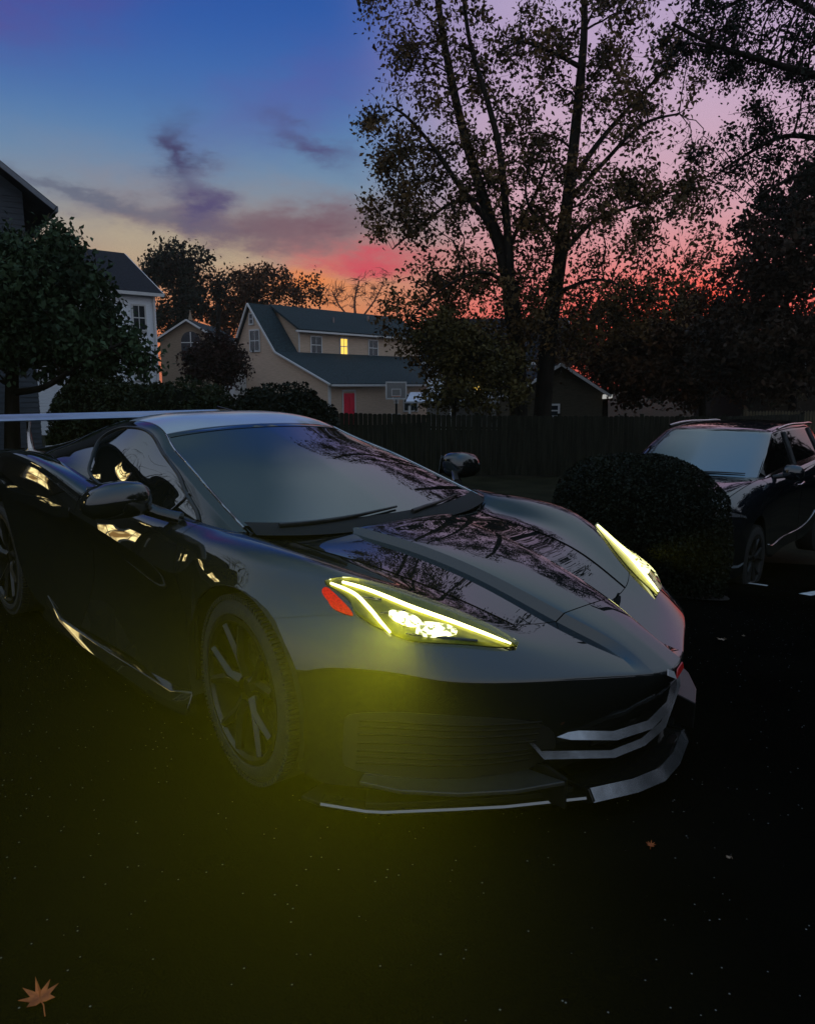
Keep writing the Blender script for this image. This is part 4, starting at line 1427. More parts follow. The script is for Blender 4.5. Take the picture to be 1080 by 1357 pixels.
mb = MB().prism([(4.75, kz - .4), (7.2, kz - .4), (7.2, rz_ - .15), (4.75, 4.98 - hz)], (CL - 2.0, 0, 0), (1.9, 0, 0), (0, 1, 0), (0, 0, 1))
siding(mb, CL - 2.0, 4.9 - kz - hz, (1.9, 4.75, kz + .05), (1, 0, 0), (0, -1, 0))
dorm = mb.build('dormer', beige, cape)
mb = MB()
mb.box((CL / 2, -.52, ez - .16), (CL + .5, .10, .13)).box((CL / 2 + .6, 4.30, 4.96 - hz), (CL - 1.3, .10, .12))
mb.build('gutter', trim_w, cape)
mb = MB()
for a, b_ in (((-.3, -.45, ez - .12), (-.3, 4.7, kz + .06)), ((-.3, 4.7, kz + .06), (-.3, 7.4, rz_ + .06)), ((-.3, 10.3, bz_ - .4), (-.3, 7.4, rz_ + .06))):
    mb.tube([a, b_], .07, 4)
mb.tube([(-.02, -.04, -.5), (-.02, -.04, ez)], .06, 4).tube([(.05, -.1, ez), (.05, -.1, -.5)], .045, 6).tube([(1.85, 4.7, kz), (1.85, 4.7, 4.95 - hz)], .05, 4)
mb.build('bargeboard', trim_w, cape)
for x, m in ((2.9, pane_m), (5.75, lit_m), (8.75, pane_m)):
    window(cape, (x, 4.75, kz + .05), (1, 0, 0), (0, -1, 0), 1.1 if m is pane_m else .85, 1.25, m)
window(cape, (-.02, 6.5, 3.6 - hz), (0, 1, 0), (-1, 0, 0), 1.1, 1.5)
window(cape, (-.02, 7.1, 5.4 - hz), (0, 1, 0), (-1, 0, 0), .5, .8, bars=0)
mb = MB().prism([(0, 0), (1.02, 0), (1.02, 2.1), (0, 2.1)], (0, -.05, 0), (1.25, -.002, .15), (1, 0, 0), (0, 0, 1))
for i in range(2):
    for j in range(3):
        mb.prism([(0, 0), (.32, 0), (.32, .5), (0, .5)], (0, -.02, 0), (1.36 + .43 * i, -.052, .27 + .62 * j), (1, 0, 0), (0, 0, 1))
door = mb.build('front_door', red_door, cape)
mb = MB()
for q in ((1.15, .15, .10, 2.2), (2.27, .15, .10, 2.2), (1.15, 2.36, 1.22, .12)):
    mb.prism([(0, 0), (q[2], 0), (q[2], q[3]), (0, q[3])], (0, -.07, 0), (q[0], -.001, q[1]), (1, 0, 0), (0, 0, 1))
mb.build('door_frame', trim_w, cape)
MB().lathe([(0, -.05), (.04, -.04), (.04, 0)], 10, (2.15, -.06, 1.15), 'Y').build('door_knob', steel, door)
window(cape, (7.2, -.002, .9), (1, 0, 0), (0, -1, 0), 1.6, 1.3, bars=1)
mb = MB().box((5.9, -.3, .55), (.8, .5, .55))
for i in range(6):
    mb.box((5.9, -.56, .36 + .075 * i), (.7, .02, .03))
mb.build('wall_air_conditioner', trim_w, cape)
# little lean-to over the cellar steps, on the gable
mb = MB()
slab(mb, (-1.2, 8.0, 2.0 - hz), (-.02, 8.0, 2.9 - hz), (0, 1.6, 0), .10)
mb.build('cellar_roof', shingle, cape)
MB().prism([(-1.05, -.5), (0, -.5), (0, 2.8 - hz), (-1.05, 2.05 - hz)], (0, 1.3, 0), (0, 8.15, 0), (1, 0, 0), (0, 0, 1)).build('cellar_porch', trim_w, cape)
MB().tube([(6, 5.6, kz + 1.7), (6, 5.6, kz + 2.75)], .08, 8).build('roof_vent', steel, cape)
MB().tube([(10.4, 6.3, kz + 2.2), (10.4, 6.3, kz + 3.2)], .10, 8).build('roof_vent', steel, cape)


def simple_house(name, label, lat, dep, rot, Wd, Dp, eave, ridge, wall_m, roof_m, base=None, over=.4, axis='x', board=.16):
    """gabled house: x along its front, y back; ridge along x or y. Returns the root and the sizes it was built with"""
    z0 = (zg(lat, dep) if base is None else base) - .1
    root = empty(name, W(lat, dep, z0), VIEWROT + rot, label, 'house')
    e, r = eave - z0, ridge - z0
    mb = MB()
    if axis == 'x':
        mb.prism([(0, -.6), (Dp, -.6), (Dp, e), (Dp / 2, r), (0, e)], (Wd, 0, 0), (0, 0, 0), (0, 1, 0), (0, 0, 1))
        siding(mb, Wd, e + .5, (0, 0, -.5), (1, 0, 0), (0, -1, 0), board)
        siding(mb, Dp, e + .5, (0, 0, -.5), (0, 1, 0), (-1, 0, 0), board)
        siding(mb, Dp, e + .5, (Wd, 0, -.5), (0, 1, 0), (1, 0, 0), board)
    else:
        mb.prism([(0, -.6), (Wd, -.6), (Wd, e), (Wd / 2, r), (0, e)], (0, Dp, 0), (0, 0, 0), (1, 0, 0), (0, 0, 1))
        siding(mb, Wd, e + .5, (0, 0, -.5), (1, 0, 0), (0, -1, 0), board)
        siding(mb, Dp, e + .5, (0, 0, -.5), (0, 1, 0), (-1, 0, 0), board)
        siding(mb, Dp, e + .5, (Wd, 0, -.5), (0, 1, 0), (1, 0, 0), board)
    mb.build('wall', wall_m, root)
    mb, tr = MB(), MB()
    if axis == 'x':
        s = (r - e) / (Dp / 2)
        slab(mb, (-over, -over, e - over * s), (-over, Dp / 2, r), (Wd + 2 * over, 0, 0))
        slab(mb, (-over, Dp + over, e - over * s), (-over, Dp / 2 + .002, r), (Wd + 2 * over, 0, 0))
        tr.box((Wd / 2, -over - .05, e - over * s + .05), (Wd + 2 * over, .1, .18))
        for x in (-over - .03, Wd + over + .03):
            tr.tube([(x, -over, e - over * s + .05), (x, Dp / 2, r + .05)], .09, 4).tube([(x, Dp + over, e - over * s + .05), (x, Dp / 2, r + .05)], .09, 4)
    else:
        s = (r - e) / (Wd / 2)
        slab(mb, (-over, -over, e - over * s), (Wd / 2, -over, r), (0, Dp + 2 * over, 0))
        slab(mb, (Wd + over, -over, e - over * s), (Wd / 2 + .002, -over, r), (0, Dp + 2 * over, 0))
        tr.tube([(-over, -over - .03, e - over * s + .05), (Wd / 2, -over - .03, r + .05)], .09, 4).tube([(Wd + over, -over - .03, e - over * s + .05), (Wd / 2, -over - .03, r + .05)], .09, 4)
        for x in (-over - .05, Wd + over + .05):
            tr.box((x, Dp / 2, e - over * s + .05), (.1, Dp + 2 * over, .16))
    mb.build('roof', roof_m, root)
    tr.build('bargeboard', mat('dim_trim', (.20, .21, .24), rough=.7, var=.1) if wall_m is grey_s else trim_w, root)
    return root, e, r, z0


# near slate house, only the corner of its roof shows above the green tree
la, zz = lz(29, 254, 24)
rot = R(34)
h1, e, r, z0 = simple_house('slate_house', 'dark slate-blue house whose roof corner stands above the green tree at the left edge', la - 9.0 * math.cos(rot), 24 - 9.0 * math.sin(rot), rot, 9.0, 10, zz, zz + 3.4,
                            grey_s, shingle_d, axis='y', over=.75)
window(h1, (6.3, -.025, e - 2.2), (1, 0, 0), (0, -1, 0), 1.1, 1.5)
window(h1, (3.8, -.025, e - 2.2), (1, 0, 0), (0, -1, 0), 1.1, 1.5)
# white house behind the green tree
la, ez2 = lz(205, 388, 45)
h2, e, r, z0 = simple_house('white_house', 'tall white-sided house with dark roof partly hidden by the green tree', la - 9.0 * math.cos(R(42)), 45 - 9.0 * math.sin(R(42)), R(42), 9.0, 10.0, ez2, lz(150, 338, 49)[1], white_s, shingle_d, over=.35)
for x in (7.55, 5.2, 2.4):
    window(h2, (x, -.025, e - 2.2), (1, 0, 0), (0, -1, 0), .85, 1.5)
    window(h2, (x, -.025, e - 5.0), (1, 0, 0), (0, -1, 0), .85, 1.5)
mb = MB().tube([(8.85, -.1, e - .2), (8.85, -.1, 0)], .06, 6)
mb.build('downpipe', trim_w, h2)
# tan house with the arched window
la, ez3 = lz(212, 445, 60)
lb, rz3 = lz(252, 425, 60)
h3, e, r, z0 = simple_house('tan_house', 'small tan gabled house with a dark arched window', la, 60, 0, (285 - 212) * .06, 9, ez3 - .2, rz3, tan, shingle, axis='y', over=.35)
cx = (252 - 212) * .06
arch = [(-.75, 0), (.75, 0), (.75, 1.5)] + [(.75 * math.cos(a), 1.5 + .75 * math.sin(a)) for a in np.linspace(.2, PI - .2, 9)] + [(-.75, 1.5)]
f = MB().prism([(a * 1.12, b_ * 1.05 - .05) for a, b_ in arch], (0, -.05, 0), (cx, -.03, e - 1.7), (1, 0, 0), (0, 0, 1)).build('window', tan, h3)
mb = MB().prism(arch, (0, -.02, 0), (cx, -.085, e - 1.7), (1, 0, 0), (0, 0, 1))
mb.build('pane', pane_m, f)
mb = MB().box((cx, -.12, e - .6), (.07, .03, 2.2)).box((cx, -.12, e - .3), (1.5, .03, .06))
mb.build('glazing_bar', trim_w, f)
mb = MB().tube([(cx, .1, r + .05), (cx, .1, r + .75)], [.18, .03], 8).lathe([(0, -.05), (.10, 0), (0, .05)], 8, (cx, .1, r + .78), 'Z')
mb.build('finial', tan, h3)
# white house behind the tall trees
la, ez4 = lz(566, 470, 46)
h4, e, r, z0 = simple_house('white_house', 'white house glimpsed between the two tall trunks', la, 46, R(-6), 8.2, 8, ez4 - .3, lz(640, 425, 50)[1], white_s, shingle_d, over=.4)
for i, x in enumerate((.9, 2.6, 4.5, 6.4)):
    window(h4, (x, -.025, e - 1.9), (1, 0, 0), (0, -1, 0), .9, 1.4, lit_m if i == 1 else pane_m)
mb = MB()
slab(mb, (-1.0, -2.6, e - 2.5), (-1.0, -.03, e - 2.0), (8.0, 0, 0), .10)
mb.build('porch_roof', mat('pale_metal_roof', (.55, .56, .60), rough=.4, var=.1, scale=4), h4)
mb = MB()
for x in (-.8, 1.6, 4.0, 6.6):
    mb = MB().box((x, -2.4, (e - 2.55) / 2 - .2), (.14, .14, e - 2.35))
    mb.build('porch_post', trim_w, h4)
# timber garage right of the trunks
la, ez5 = lz(799, 521, 37)
lb, rz5 = lz(742, 484, 37)
gw = (la - lb) * 2
h5, e, r, z0 = simple_house('timber_garage', 'brown lap-sided garage with one small white-framed window', la - gw, 37, 0, gw, 7, ez5, rz5, timber, shingle_d, axis='y', over=.3)
h5['category'] = 'garage'
window(h5, (gw - (799 - 725) * .037, -.025, lz(735, 553, 37)[1] - z0), (1, 0, 0), (0, -1, 0), .66, .66, bars=0)
lt = empty('wall_lantern', W(la + .15, 36.75, ez5 - .15), VIEWROT, 'small white eave lantern at the corner of the brown garage', 'lamp')
MB().box((0, .2, 0), (.10, .16, .10)).build('bracket', trim_w, lt)
MB().prism([(-.22, -.12), (.22, -.08), (.26, .08), (-.2, .10)], (0, .2, 0), (0, -.08, 0), (1, 0, 0), (0, 0, 1)).build('shade', mat('lantern_shade', (.7, .7, .68), rough=.5, emit=(1, .98, .9), es=.35, var=.05), lt, bevel=.03)

# basketball hoop
la, zt = lz(525, 518, 40)
bz = zg(la, 40)
hp = empty('basketball_hoop', W(la, 40, bz), VIEWROT, 'basketball hoop with clear white-edged backboard in front of the cape house', 'basketball hoop')
zt -= bz
MB().tube([(0, .6, 0), (0, .55, zt - .5), (0, .1, zt)], .06, 8).build('pole', satin, hp, smooth=60)
mb = MB()
for x, z, w, h in ((0, zt + .45, 1.1, .07), (0, zt - .4, 1.1, .07), (-.52, zt, .07, .9), (.52, zt, .07, .9), (0, zt - .25, .5, .04), (-.23, zt - .08, .04, .36), (.23, zt - .08, .04, .36), (0, zt + .1, .5, .04)):
    mb.box((x, 0, z), (w, .04 if h > w or w > 1 else .036, h))
mb.build('backboard_frame', trim_w, hp)
MB().box((0, 0, zt + .02), (.98, .015, .80)).build('backboard', mat('backboard_panel', (.22, .21, .20), rough=.15, ior=1.5, var=.1), hp)
ring = MB().tube([(.22 * math.cos(a), -.28 + .22 * math.sin(a), zt - .27) for a in np.linspace(0, 2 * PI, 24)], .012, 6)
ring.build('rim', mat('hoop_orange', (.5, .12, .03), rough=.5, var=.1), hp, smooth=60)
mb = MB()
for k in range(12):
    a = 2 * PI * k / 12
    mb.tube([(.22 * math.cos(a), -.28 + .22 * math.sin(a), zt - .27), (.14 * math.cos(a + .4), -.28 + .14 * math.sin(a + .4), zt - .48), (.11 * math.cos(a), -.28 + .11 * math.sin(a), zt - .65)], .008, 4)
mb.build('net', trim_w, hp)

# lit porch far on the right, and pale things under the trees
la, zz = lz(1055, 512, 42)
h6, e, r, z0 = simple_house('dark_house', 'dark house under the trees at the right edge with a warm porch lamp', la - 2.5, 43, 0, 9, 7, zz + 1.3, zz + 3.2, mat('brown_siding', (.02, .017, .014), rough=.85, spec=.1, var=.3), shingle_d)
pl_ = empty('porch_lamp', W(la, 42.7, zz), VIEWROT, 'small warm glowing porch lamp far right under the trees', 'lamp')
MB().lathe([(0, -.16), (.13, -.10), (.17, 0), (.13, .12), (0, .17)], 16, (0, 0, 0), 'Z').build('globe', lamp_m, pl_, smooth=60)
MB().tube([(0, .3, .1), (0, .1, .26), (0, 0, .17)], .03, 6).build('bracket', satin, pl_, smooth=60)
lp = bpy.data.lights.new('porch_lamp_light', 'POINT')
lp.energy = 14
lp.color = (1, .72, .34)
lp.shadow_soft_size = .17
lo = bpy.data.objects.new('porch_lamp_light', lp)
COL.objects.link(lo)
lo.parent = pl_
lo.location = (0, -.35, 0)

# ------------------------------------------------------------------ parked SUV
SUV_BODY = [
[(.88,0,.25),(.86,.35,.25),(.80,.6,.25),(.72,.75,.25),(.62,.84,.26),(.52,.88,.27),(.44,.9,.28),(.37,.91,.3)],
[(.93,0,.55),(.91,.35,.55),(.85,.6,.55),(.75,.76,.55),(.64,.85,.55),(.54,.89,.54),(.45,.91,.52),(.385,.92,.47)],
[(.88,0,.88),(.86,.35,.88),(.79,.58,.87),(.68,.74,.86),(.56,.84,.84),(.42,.89,.80),(.33,.91,.74),(.27,.92,.66)],
[(.80,0,.955),(.78,.35,.955),(.71,.585,.945),(.61,.74,.925),(.48,.84,.89),(.33,.89,.84),(.2,.91,.79),(.12,.92,.74)],
[(.15,0,1.035),(.14,.36,1.03),(.12,.62,1.035),(.08,.77,1.015),(-.0,.86,.96),(-.08,.90,.89),(-.16,.915,.80),(-.2,.92,.72)],
[(-.25,0,1.065),(-.28,.36,1.065),(-.34,.62,1.065),(-.42,.78,1.055),(-.44,.865,1.0),(-.44,.905,.9),(-.43,.915,.6),(-.40,.915,.33)],
[(-.9,0,1.0),(-.9,.36,1.0),(-.9,.62,1.03),(-.9,.79,1.07),(-.9,.865,1.02),(-.9,.91,.9),(-.9,.905,.6),(-.9,.90,.31)],
[(-1.6,0,1.0),(-1.6,.36,1.0),(-1.6,.62,1.04),(-1.6,.80,1.085),(-1.6,.87,1.03),(-1.6,.915,.91),(-1.6,.905,.6),(-1.6,.90,.31)],
[(-2.3,0,1.0),(-2.3,.36,1.0),(-2.3,.62,1.06),(-2.3,.80,1.11),(-2.3,.875,1.05),(-2.3,.92,.93),(-2.3,.92,.7),(-2.32,.915,.40)],
[(-2.7,0,1.0),(-2.7,.36,1.0),(-2.7,.62,1.07),(-2.7,.80,1.13),(-2.7,.875,1.08),(-2.7,.92,.97),(-2.7,.925,.86),(-2.7,.92,.76)],
[(-3.1,0,1.0),(-3.1,.36,1.0),(-3.1,.60,1.08),(-3.1,.78,1.15),(-3.1,.86,1.09),(-3.1,.91,.96),(-3.1,.915,.70),(-3.08,.915,.42)],
[(-3.6,0,1.05),(-3.6,.36,1.05),(-3.58,.58,1.1),(-3.55,.74,1.15),(-3.52,.81,1.09),(-3.5,.85,.95),(-3.48,.87,.70),(-3.45,.87,.36)],
[(-3.66,0,.35),(-3.65,.36,.35),(-3.62,.56,.35),(-3.6,.7,.35),(-3.57,.76,.35),(-3.54,.79,.35),(-3.5,.81,.34),(-3.46,.83,.33)],
]
SUV_TOP = [
[(-.25,0,1.07),(-.30,.36,1.07),(-.42,.68,1.06),(-.46,.74,1.06),(-.5,.77,1.06),(-.54,.80,1.06)],
[(-.65,0,1.32),(-.69,.34,1.315),(-.78,.64,1.29),(-.83,.70,1.275),(-.8,.755,1.17),(-.78,.80,1.07)],
[(-1.05,0,1.55),(-1.08,.32,1.54),(-1.15,.58,1.515),(-1.2,.645,1.49),(-1.2,.735,1.28),(-1.2,.81,1.08)],
[(-1.30,0,1.635),(-1.32,.32,1.63),(-1.36,.55,1.605),(-1.42,.625,1.56),(-1.42,.73,1.32),(-1.42,.815,1.09)],
[(-2.0,0,1.68),(-2.0,.32,1.675),(-2.0,.54,1.65),(-2.0,.625,1.60),(-2.0,.73,1.34),(-2.0,.82,1.10)],
[(-2.7,0,1.66),(-2.7,.32,1.655),(-2.7,.53,1.63),(-2.7,.61,1.58),(-2.7,.72,1.35),(-2.7,.82,1.13)],
[(-3.3,0,1.60),(-3.3,.32,1.595),(-3.28,.50,1.57),(-3.25,.58,1.52),(-3.25,.69,1.33),(-3.25,.78,1.15)],
[(-3.6,0,1.12),(-3.6,.32,1.12),(-3.58,.50,1.12),(-3.56,.60,1.12),(-3.55,.68,1.12),(-3.53,.74,1.12)],
]
suv_paint = mat('dark_blue_paint', (.006, .008, .012), rough=.6, spec=0., coat=1, coat_rough=.015, coat_ior=1.9, var=.15, scale=200)
suv_glass = mat('suv_glass', (.003, .004, .006), rough=.02, ior=2.8, var=.2, scale=2)


def suv():
    f = (-.656, -.755)
    lat, dep = 2.88, 8.155
    zc = zg(lat - f[0] * 1.35, dep - f[1] * 1.35)
    p = W(lat, dep, zc + .05)
    fw = RIGHT * f[0] + AHEAD * f[1]
    B_ = np.array(SUV_BODY, float)
    B_[..., 2] += np.clip((B_[..., 2] - .5) / .5, 0, 1) * .09
    T_ = np.array(SUV_TOP, float)
    T_[..., 2] += np.clip((1.62 - T_[..., 2]) / .55, 0, 1) * .09
    body = Surf(B_, {2: 2, 11: 3}, {})
    top = Surf(T_, {7: 3}, {3: 2})
    s_ = empty('parked_suv', p, math.atan2(fw[1], fw[0]), 'dark parked suv with silver roof rails half hidden behind the clipped bush', 'car')
    g = .012
    panel(body, 'front_bumper', 0, 2, 0, 7, 0, suv_paint, s_, gap=(0, g, 0, 0))
    panel(body, 'bonnet', 2, 5, 0, 3, 0, suv_paint, s_, gap=(g, 0, 0, .03))
    for s in (-1, 1):
        panel(body, 'front_fender', 2, 5, 3, 7, s, suv_paint, s_, gap=(g, g, .03, 0))
        d = panel(body, 'front_door', 5, 7, 3, 7, s, suv_paint, s_, gap=(g, g, 0, .02))
        MB().tube([(-1.35, s * .925, 1.0), (-1.40, s * .95, 1.0), (-1.52, s * .95, 1.02), (-1.57, s * .925, 1.02)], .012, 6).build('door_handle', chrome, d, smooth=60)
        d = panel(body, 'rear_door', 7, 8.4, 3, 7, s, suv_paint, s_, gap=(g, g, 0, .02))
        MB().tube([(-2.2, s * .93, 1.02), (-2.25, s * .955, 1.02), (-2.37, s * .955, 1.022), (-2.42, s * .93, 1.022)], .012, 6).build('door_handle', chrome, d, smooth=60)
        panel(body, 'rear_fender', 8.4, 11, 3, 7, s, suv_paint, s_, gap=(g, 0, 0, 0))
        MB().tube(along(body, [(5.05, 6.6), (6, 6.6), (7, 6.6), (8, 6.5)], .004, s), .007, 6).build('sill_strip', chrome, s_, smooth=60)
        panel(top, 'roof_pillar', 0, 7, 2.75, 3.25, s, suv_paint, s_)
        panel(top, 'side_window', .25, 6.4, 3.25, 4.78, s, mat('suv_side_glass', (.002, .002, .002), rough=.04, spec=.25, var=.2), s_, gap=(0, 0, 0, 0))
        panel(top, 'sill_belt_sheen', 0, 7, 4.78, 5, s, chrome, s_)  # bright sill trim widened to stand in for sky sheen along the door
        for k, u in enumerate((3.55, 5.3)):
            MB().tube(along(top, [(u, 3.3), (u - .1, 4.1), (u - .15, 4.9)], .004, s), .028, 6).build('door_pillar', satin, s_, smooth=60)
        MB().tube(along(top, [(3.05, 2.62), (3.3, 2.6), (4.4, 2.6), (5.4, 2.6), (5.7, 2.62)], .03, s) + np.array([0, 0, 0.02]), .017, 8).build('roof_rail', chrome, s_, smooth=60)
        m = MB()
        vs, fs = [], []
        prof = [(-.10, .03), (-.07, .075), (.0, .085), (.07, .075), (.11, .04)]
        for yy, rad in prof:
            for k in range(16):
                a = 2 * PI * k / 16
                vs.append((-.80 + .07 * math.cos(a) * rad / .085, s * (1.0 + yy), 1.20 + rad * math.sin(a)))
        for i in range(4):
            for k in range(16):
                fs.append((i * 16 + k, i * 16 + (k + 1) % 16, (i + 1) * 16 + (k + 1) % 16, (i + 1) * 16 + k))
        fs += [tuple(range(16)), tuple(64 + k for k in range(16))]
        mo = m.add(vs, fs).build('door_mirror', suv_paint, s_, smooth=60)
        MB().tube([(-.80, s * .93, 1.16), (-.74, s * .82, 1.14)], .025, 8).build('mirror_stalk', satin, mo, smooth=60)
        patch(body, [(2.6, 5.4), (2.3, 4.2), (2.05, 3.0), (1.75, 2.7), (1.7, 3.6), (1.85, 4.6), (2.2, 5.5)], .006, 'headlight', mat('unlit_lamp', (.25, .25, .26), rough=.08, metal=.6, coat=1, var=.3, scale=30), s_, s)
        wheel(s_, 0, s * .80, .36, .22, s, .24, rim_m=satin)
        wheel(s_, -2.7, s * .80, .36, .22, s, .24, rim_m=satin)
    panel(body, 'scuttle', 5, 8, 0, 3, 0, satin, s_)
    panel(body, 'boot_floor', 8, 11, 0, 3, 0, satin, s_)
    panel(body, 'tailgate', 11, 12, 0, 7, 0, suv_paint, s_)
    panel(top, 'windscreen', 0, 3, 0, 2.75, 0, suv_glass, s_, gap=(0, .03, 0, .02))
    panel(top, 'roof', 3, 6, 0, 2.75, 0, suv_paint, s_, gap=(.03, .02, 0, .02))
    panel(top, 'rear_window', 6, 7, 0, 2.75, 0, suv_glass, s_, gap=(.02, 0, 0, .02))
    patch(body, [(.9, 0), (.95, 1.6), (1.4, 2.0), (1.75, 1.7), (1.75, 0)], .004, 'grille', hole, s_, 1, smoothit=False)
    patch(body, [(.9, 0), (.95, 1.6), (1.4, 2.0), (1.75, 1.7), (1.75, 0)], .004, 'grille', hole, s_, -1, smoothit=False)
    MB().box((-1.4, 0, .5), (3.6, 1.3, .5)).box((0, 0, .55), (1.2, 1.1, .4)).build('underbody', hole, s_)
    mb = MB()
    for s in (-1, 1):
        P = along(top, [(.06, .1), (.10, 1.0), (.12, 1.7)] if s > 0 else [(.06, .2), (.08, 1.0), (.12, 2.3)], .012, s)
        MB().tube(P, [.012 - .007 * t for t in np.linspace(0, 1, len(P))], 6).build('wiper', satin, s_, smooth=60)
    return s_


suv()

# ------------------------------------------------------------------ ground details
stripe_m = mat('white_road_paint', (.55, .55, .54), rough=.8, var=.35, scale=9)


def stripe(label_name, pts, w):
    V, F = [], []
    for i, (a, d) in enumerate(pts):
        a2, d2 = pts[min(i + 1, len(pts) - 1)]
        a1, d1 = pts[max(i - 1, 0)]
        n = np.array([-(d2 - d1), a2 - a1])
        n = n / np.linalg.norm(n) * w / 2
        for s in (1, -1):
            A, D = a + n[0] * s, d + n[1] * s
            V.append(W(A, D, zg(A, D) + .006))
    F = [(2 * i, 2 * i + 1, 2 * i + 3, 2 * i + 2) for i in range(len(pts) - 1)]
    o = MB().add(V, F).build(label_name, stripe_m)
    return tag(o, kind='structure')


def gpt(px, py):
    """where the ground is, under a photo position"""
    for d in np.arange(.6, 40, .01):
        a, z = lz(px, py, d)
        if z <= zg(a, d):
            return a, d
    return None


a, d = gpt(968, 770)
a2, d2 = gpt(1017, 777)
k = [(a + (a2 - a) * t, d + (d2 - d) * t) for t in np.linspace(0, 1, 4)]
stripe('parking_line', k, .10)
a, d = gpt(1066, 789)
a2, d2 = gpt(1140, 775)
stripe('parking_line', [(a + (a2 - a) * t, d + (d2 - d) * t) for t in np.linspace(0, 1, 4)], .11)


def maple_leaf(label, px, py, size, rz, m, curl=.3, seed=1):
    a, d = gpt(px, py)
    rg = random.Random(seed)
    lobes = [(0, 1.0), (.22, .45), (.55, .95), (.8, .42), (1.15, .8), (1.5, .35), (2.0, .55), (2.5, .3)]
    pts = []
    for an, r in [(-x, y) for x, y in lobes[::-1]] + lobes[1:]:
        pts.append((math.sin(an) * r * size, math.cos(an) * r * size))
    pts.append((0, -.18 * size))
    V, F = [], []
    V.append((0, 0, .02 * size + .004))
    for x, y in pts:
        V.append((x, y, .006 + curl * size * ((x * x + y * y) / size ** 2) * rg.uniform(.1, .7)))
    n = len(pts)
    F = [(0, 1 + i, 1 + (i + 1) % n) for i in range(n)]
    mb = MB().add(V, F)
    mb.tube([(0, -.15 * size, .01), (.05 * size, -.5 * size, .012), (.02 * size, -.95 * size, .004)], .025 * size, 5)
    o = mb.build('fallen_leaf', m)
    o.location = W(a, d, zg(a, d) + .004)
    o.rotation_euler = (0, 0, VIEWROT + rz)
    mod = o.modifiers.new('thickness', 'SOLIDIFY')
    mod.thickness = .0012
    tag(o, label, 'leaf', 'fallen leaves on the asphalt')
    return o


leaf_o = mat('fallen_leaf_orange', (.40, .075, .012), rough=.7, var=.5, scale=40, col2=(.62, .16, .03))
leaf_p = mat('fallen_leaf_pale', (.30, .21, .14), rough=.7, var=.4, scale=40)
maple_leaf('large crumpled orange leaf in the bottom left corner', 54, 1334, .058, .6, leaf_o, .5, 1)
maple_leaf('small curled pale leaf on the asphalt right of the splitter', 957, 850, .032, 1.9, leaf_p, .7, 2)
maple_leaf('small tan leaf on the dark asphalt in front of the sports car', 862, 1126, .020, -.4, leaf_o, .5, 3)
maple_leaf('tiny whitish leaf scrap on the asphalt, nearest the right edge', 966, 1142, .010, .9, leaf_p, .5, 4)
maple_leaf('pale leaf lying on the slope near the parking line at the right edge', 985, 845, .014, 2.6, leaf_p, .5, 6)
# kerbed bed round the clipped bush
la, _ = lz(848, 700, 6.5)
kb, soil = MB(), MB()
ring, inner = [], []
for k in range(40):
    a = 2 * PI * k / 40
    ring.append((la + .80 * math.copysign(abs(math.cos(a)) ** .6, math.cos(a)), 6.5 + .82 * math.copysign(abs(math.sin(a)) ** .6, math.sin(a))))
V, F = [], []
for (a, d) in ring:
    c = np.array([la, 6.5])
    v = np.array([a, d]) - c
    q = c + v * (1 - .13 / np.linalg.norm(v))
    for (x, y), z in (((a, d), -.05), ((a, d), .065), (tuple(q), .07), (tuple(q), -.05)):
        V.append(W(x, y, zg(x, y) + z))
    inner.append(W(q[0], q[1], zg(*q) + .012))
for i in range(40):
    j = (i + 1) % 40
    for m_ in range(3):
        F.append((4 * i + m_, 4 * i + m_ + 1, 4 * j + m_ + 1, 4 * j + m_))
tag(soil.add(inner, [tuple(range(40))]).build('soil', mat('soil', (.012, .009, .006), rough=1, var=.5, scale=20, bump=1)), kind='structure')

# ------------------------------------------------------------------ what reflections show round the car park; dark trees and hedges are added
brown_s = mat('dark_brown_siding', (.030, .026, .022), rough=.85, spec=.15, var=.2, scale=3, stretch=(1, 1, 8))
window_warm = mat('window_warm_lit', (.8, .6, .3), emit=(1.0, .74, .26), es=7, var=.1)
th = empty('town_house', (-13.2, -13.5, -.2), PI / 2, 'dark town house beside the car park with lit front windows', 'house')
# local x runs along +Y world, local -y faces the cars
mb = MB().prism([(0, -.6), (12.6, -.6), (12.6, 4.2), (6.3, 9.0), (0, 4.2)], (0, 8, 0), (0, 0, 0), (1, 0, 0), (0, 0, 1))
siding(mb, 12.6, 4.6, (0, 0, -.5), (1, 0, 0), (0, -1, 0))
mb.build('wall', brown_s, th)
mb = MB()
slab(mb, (-.5, -.5, 3.82), (6.3, -.5, 9.0), (0, 9, 0))
slab(mb, (13.1, -.5, 3.82), (6.302, -.5, 9.0), (0, 9, 0))
mb.build('roof', shingle_d, th)
for x, z, w, h, m in ((1.2, 1.2, 1.2, 1.5, pane_m), (5.8, 1.5, 1.6, 1.25, window_warm), (11.0, 1.6, .8, 1.0, pane_m), (4.0, 4.6, 1.1, 1.4, pane_m), (8.0, 5.6, 1.0, 1.0, window_warm)):
    window(th, (x, -.025, z), (1, 0, 0), (0, -1, 0), w, h, m, bars=2 if w > 1.5 else 1)
MB().prism([(0, 0), (1, 0), (1, 2.1), (0, 2.1)], (0, -.06, 0), (8.9, -.02, .1), (1, 0, 0), (0, 0, 1)).build('front_door', satin, th)
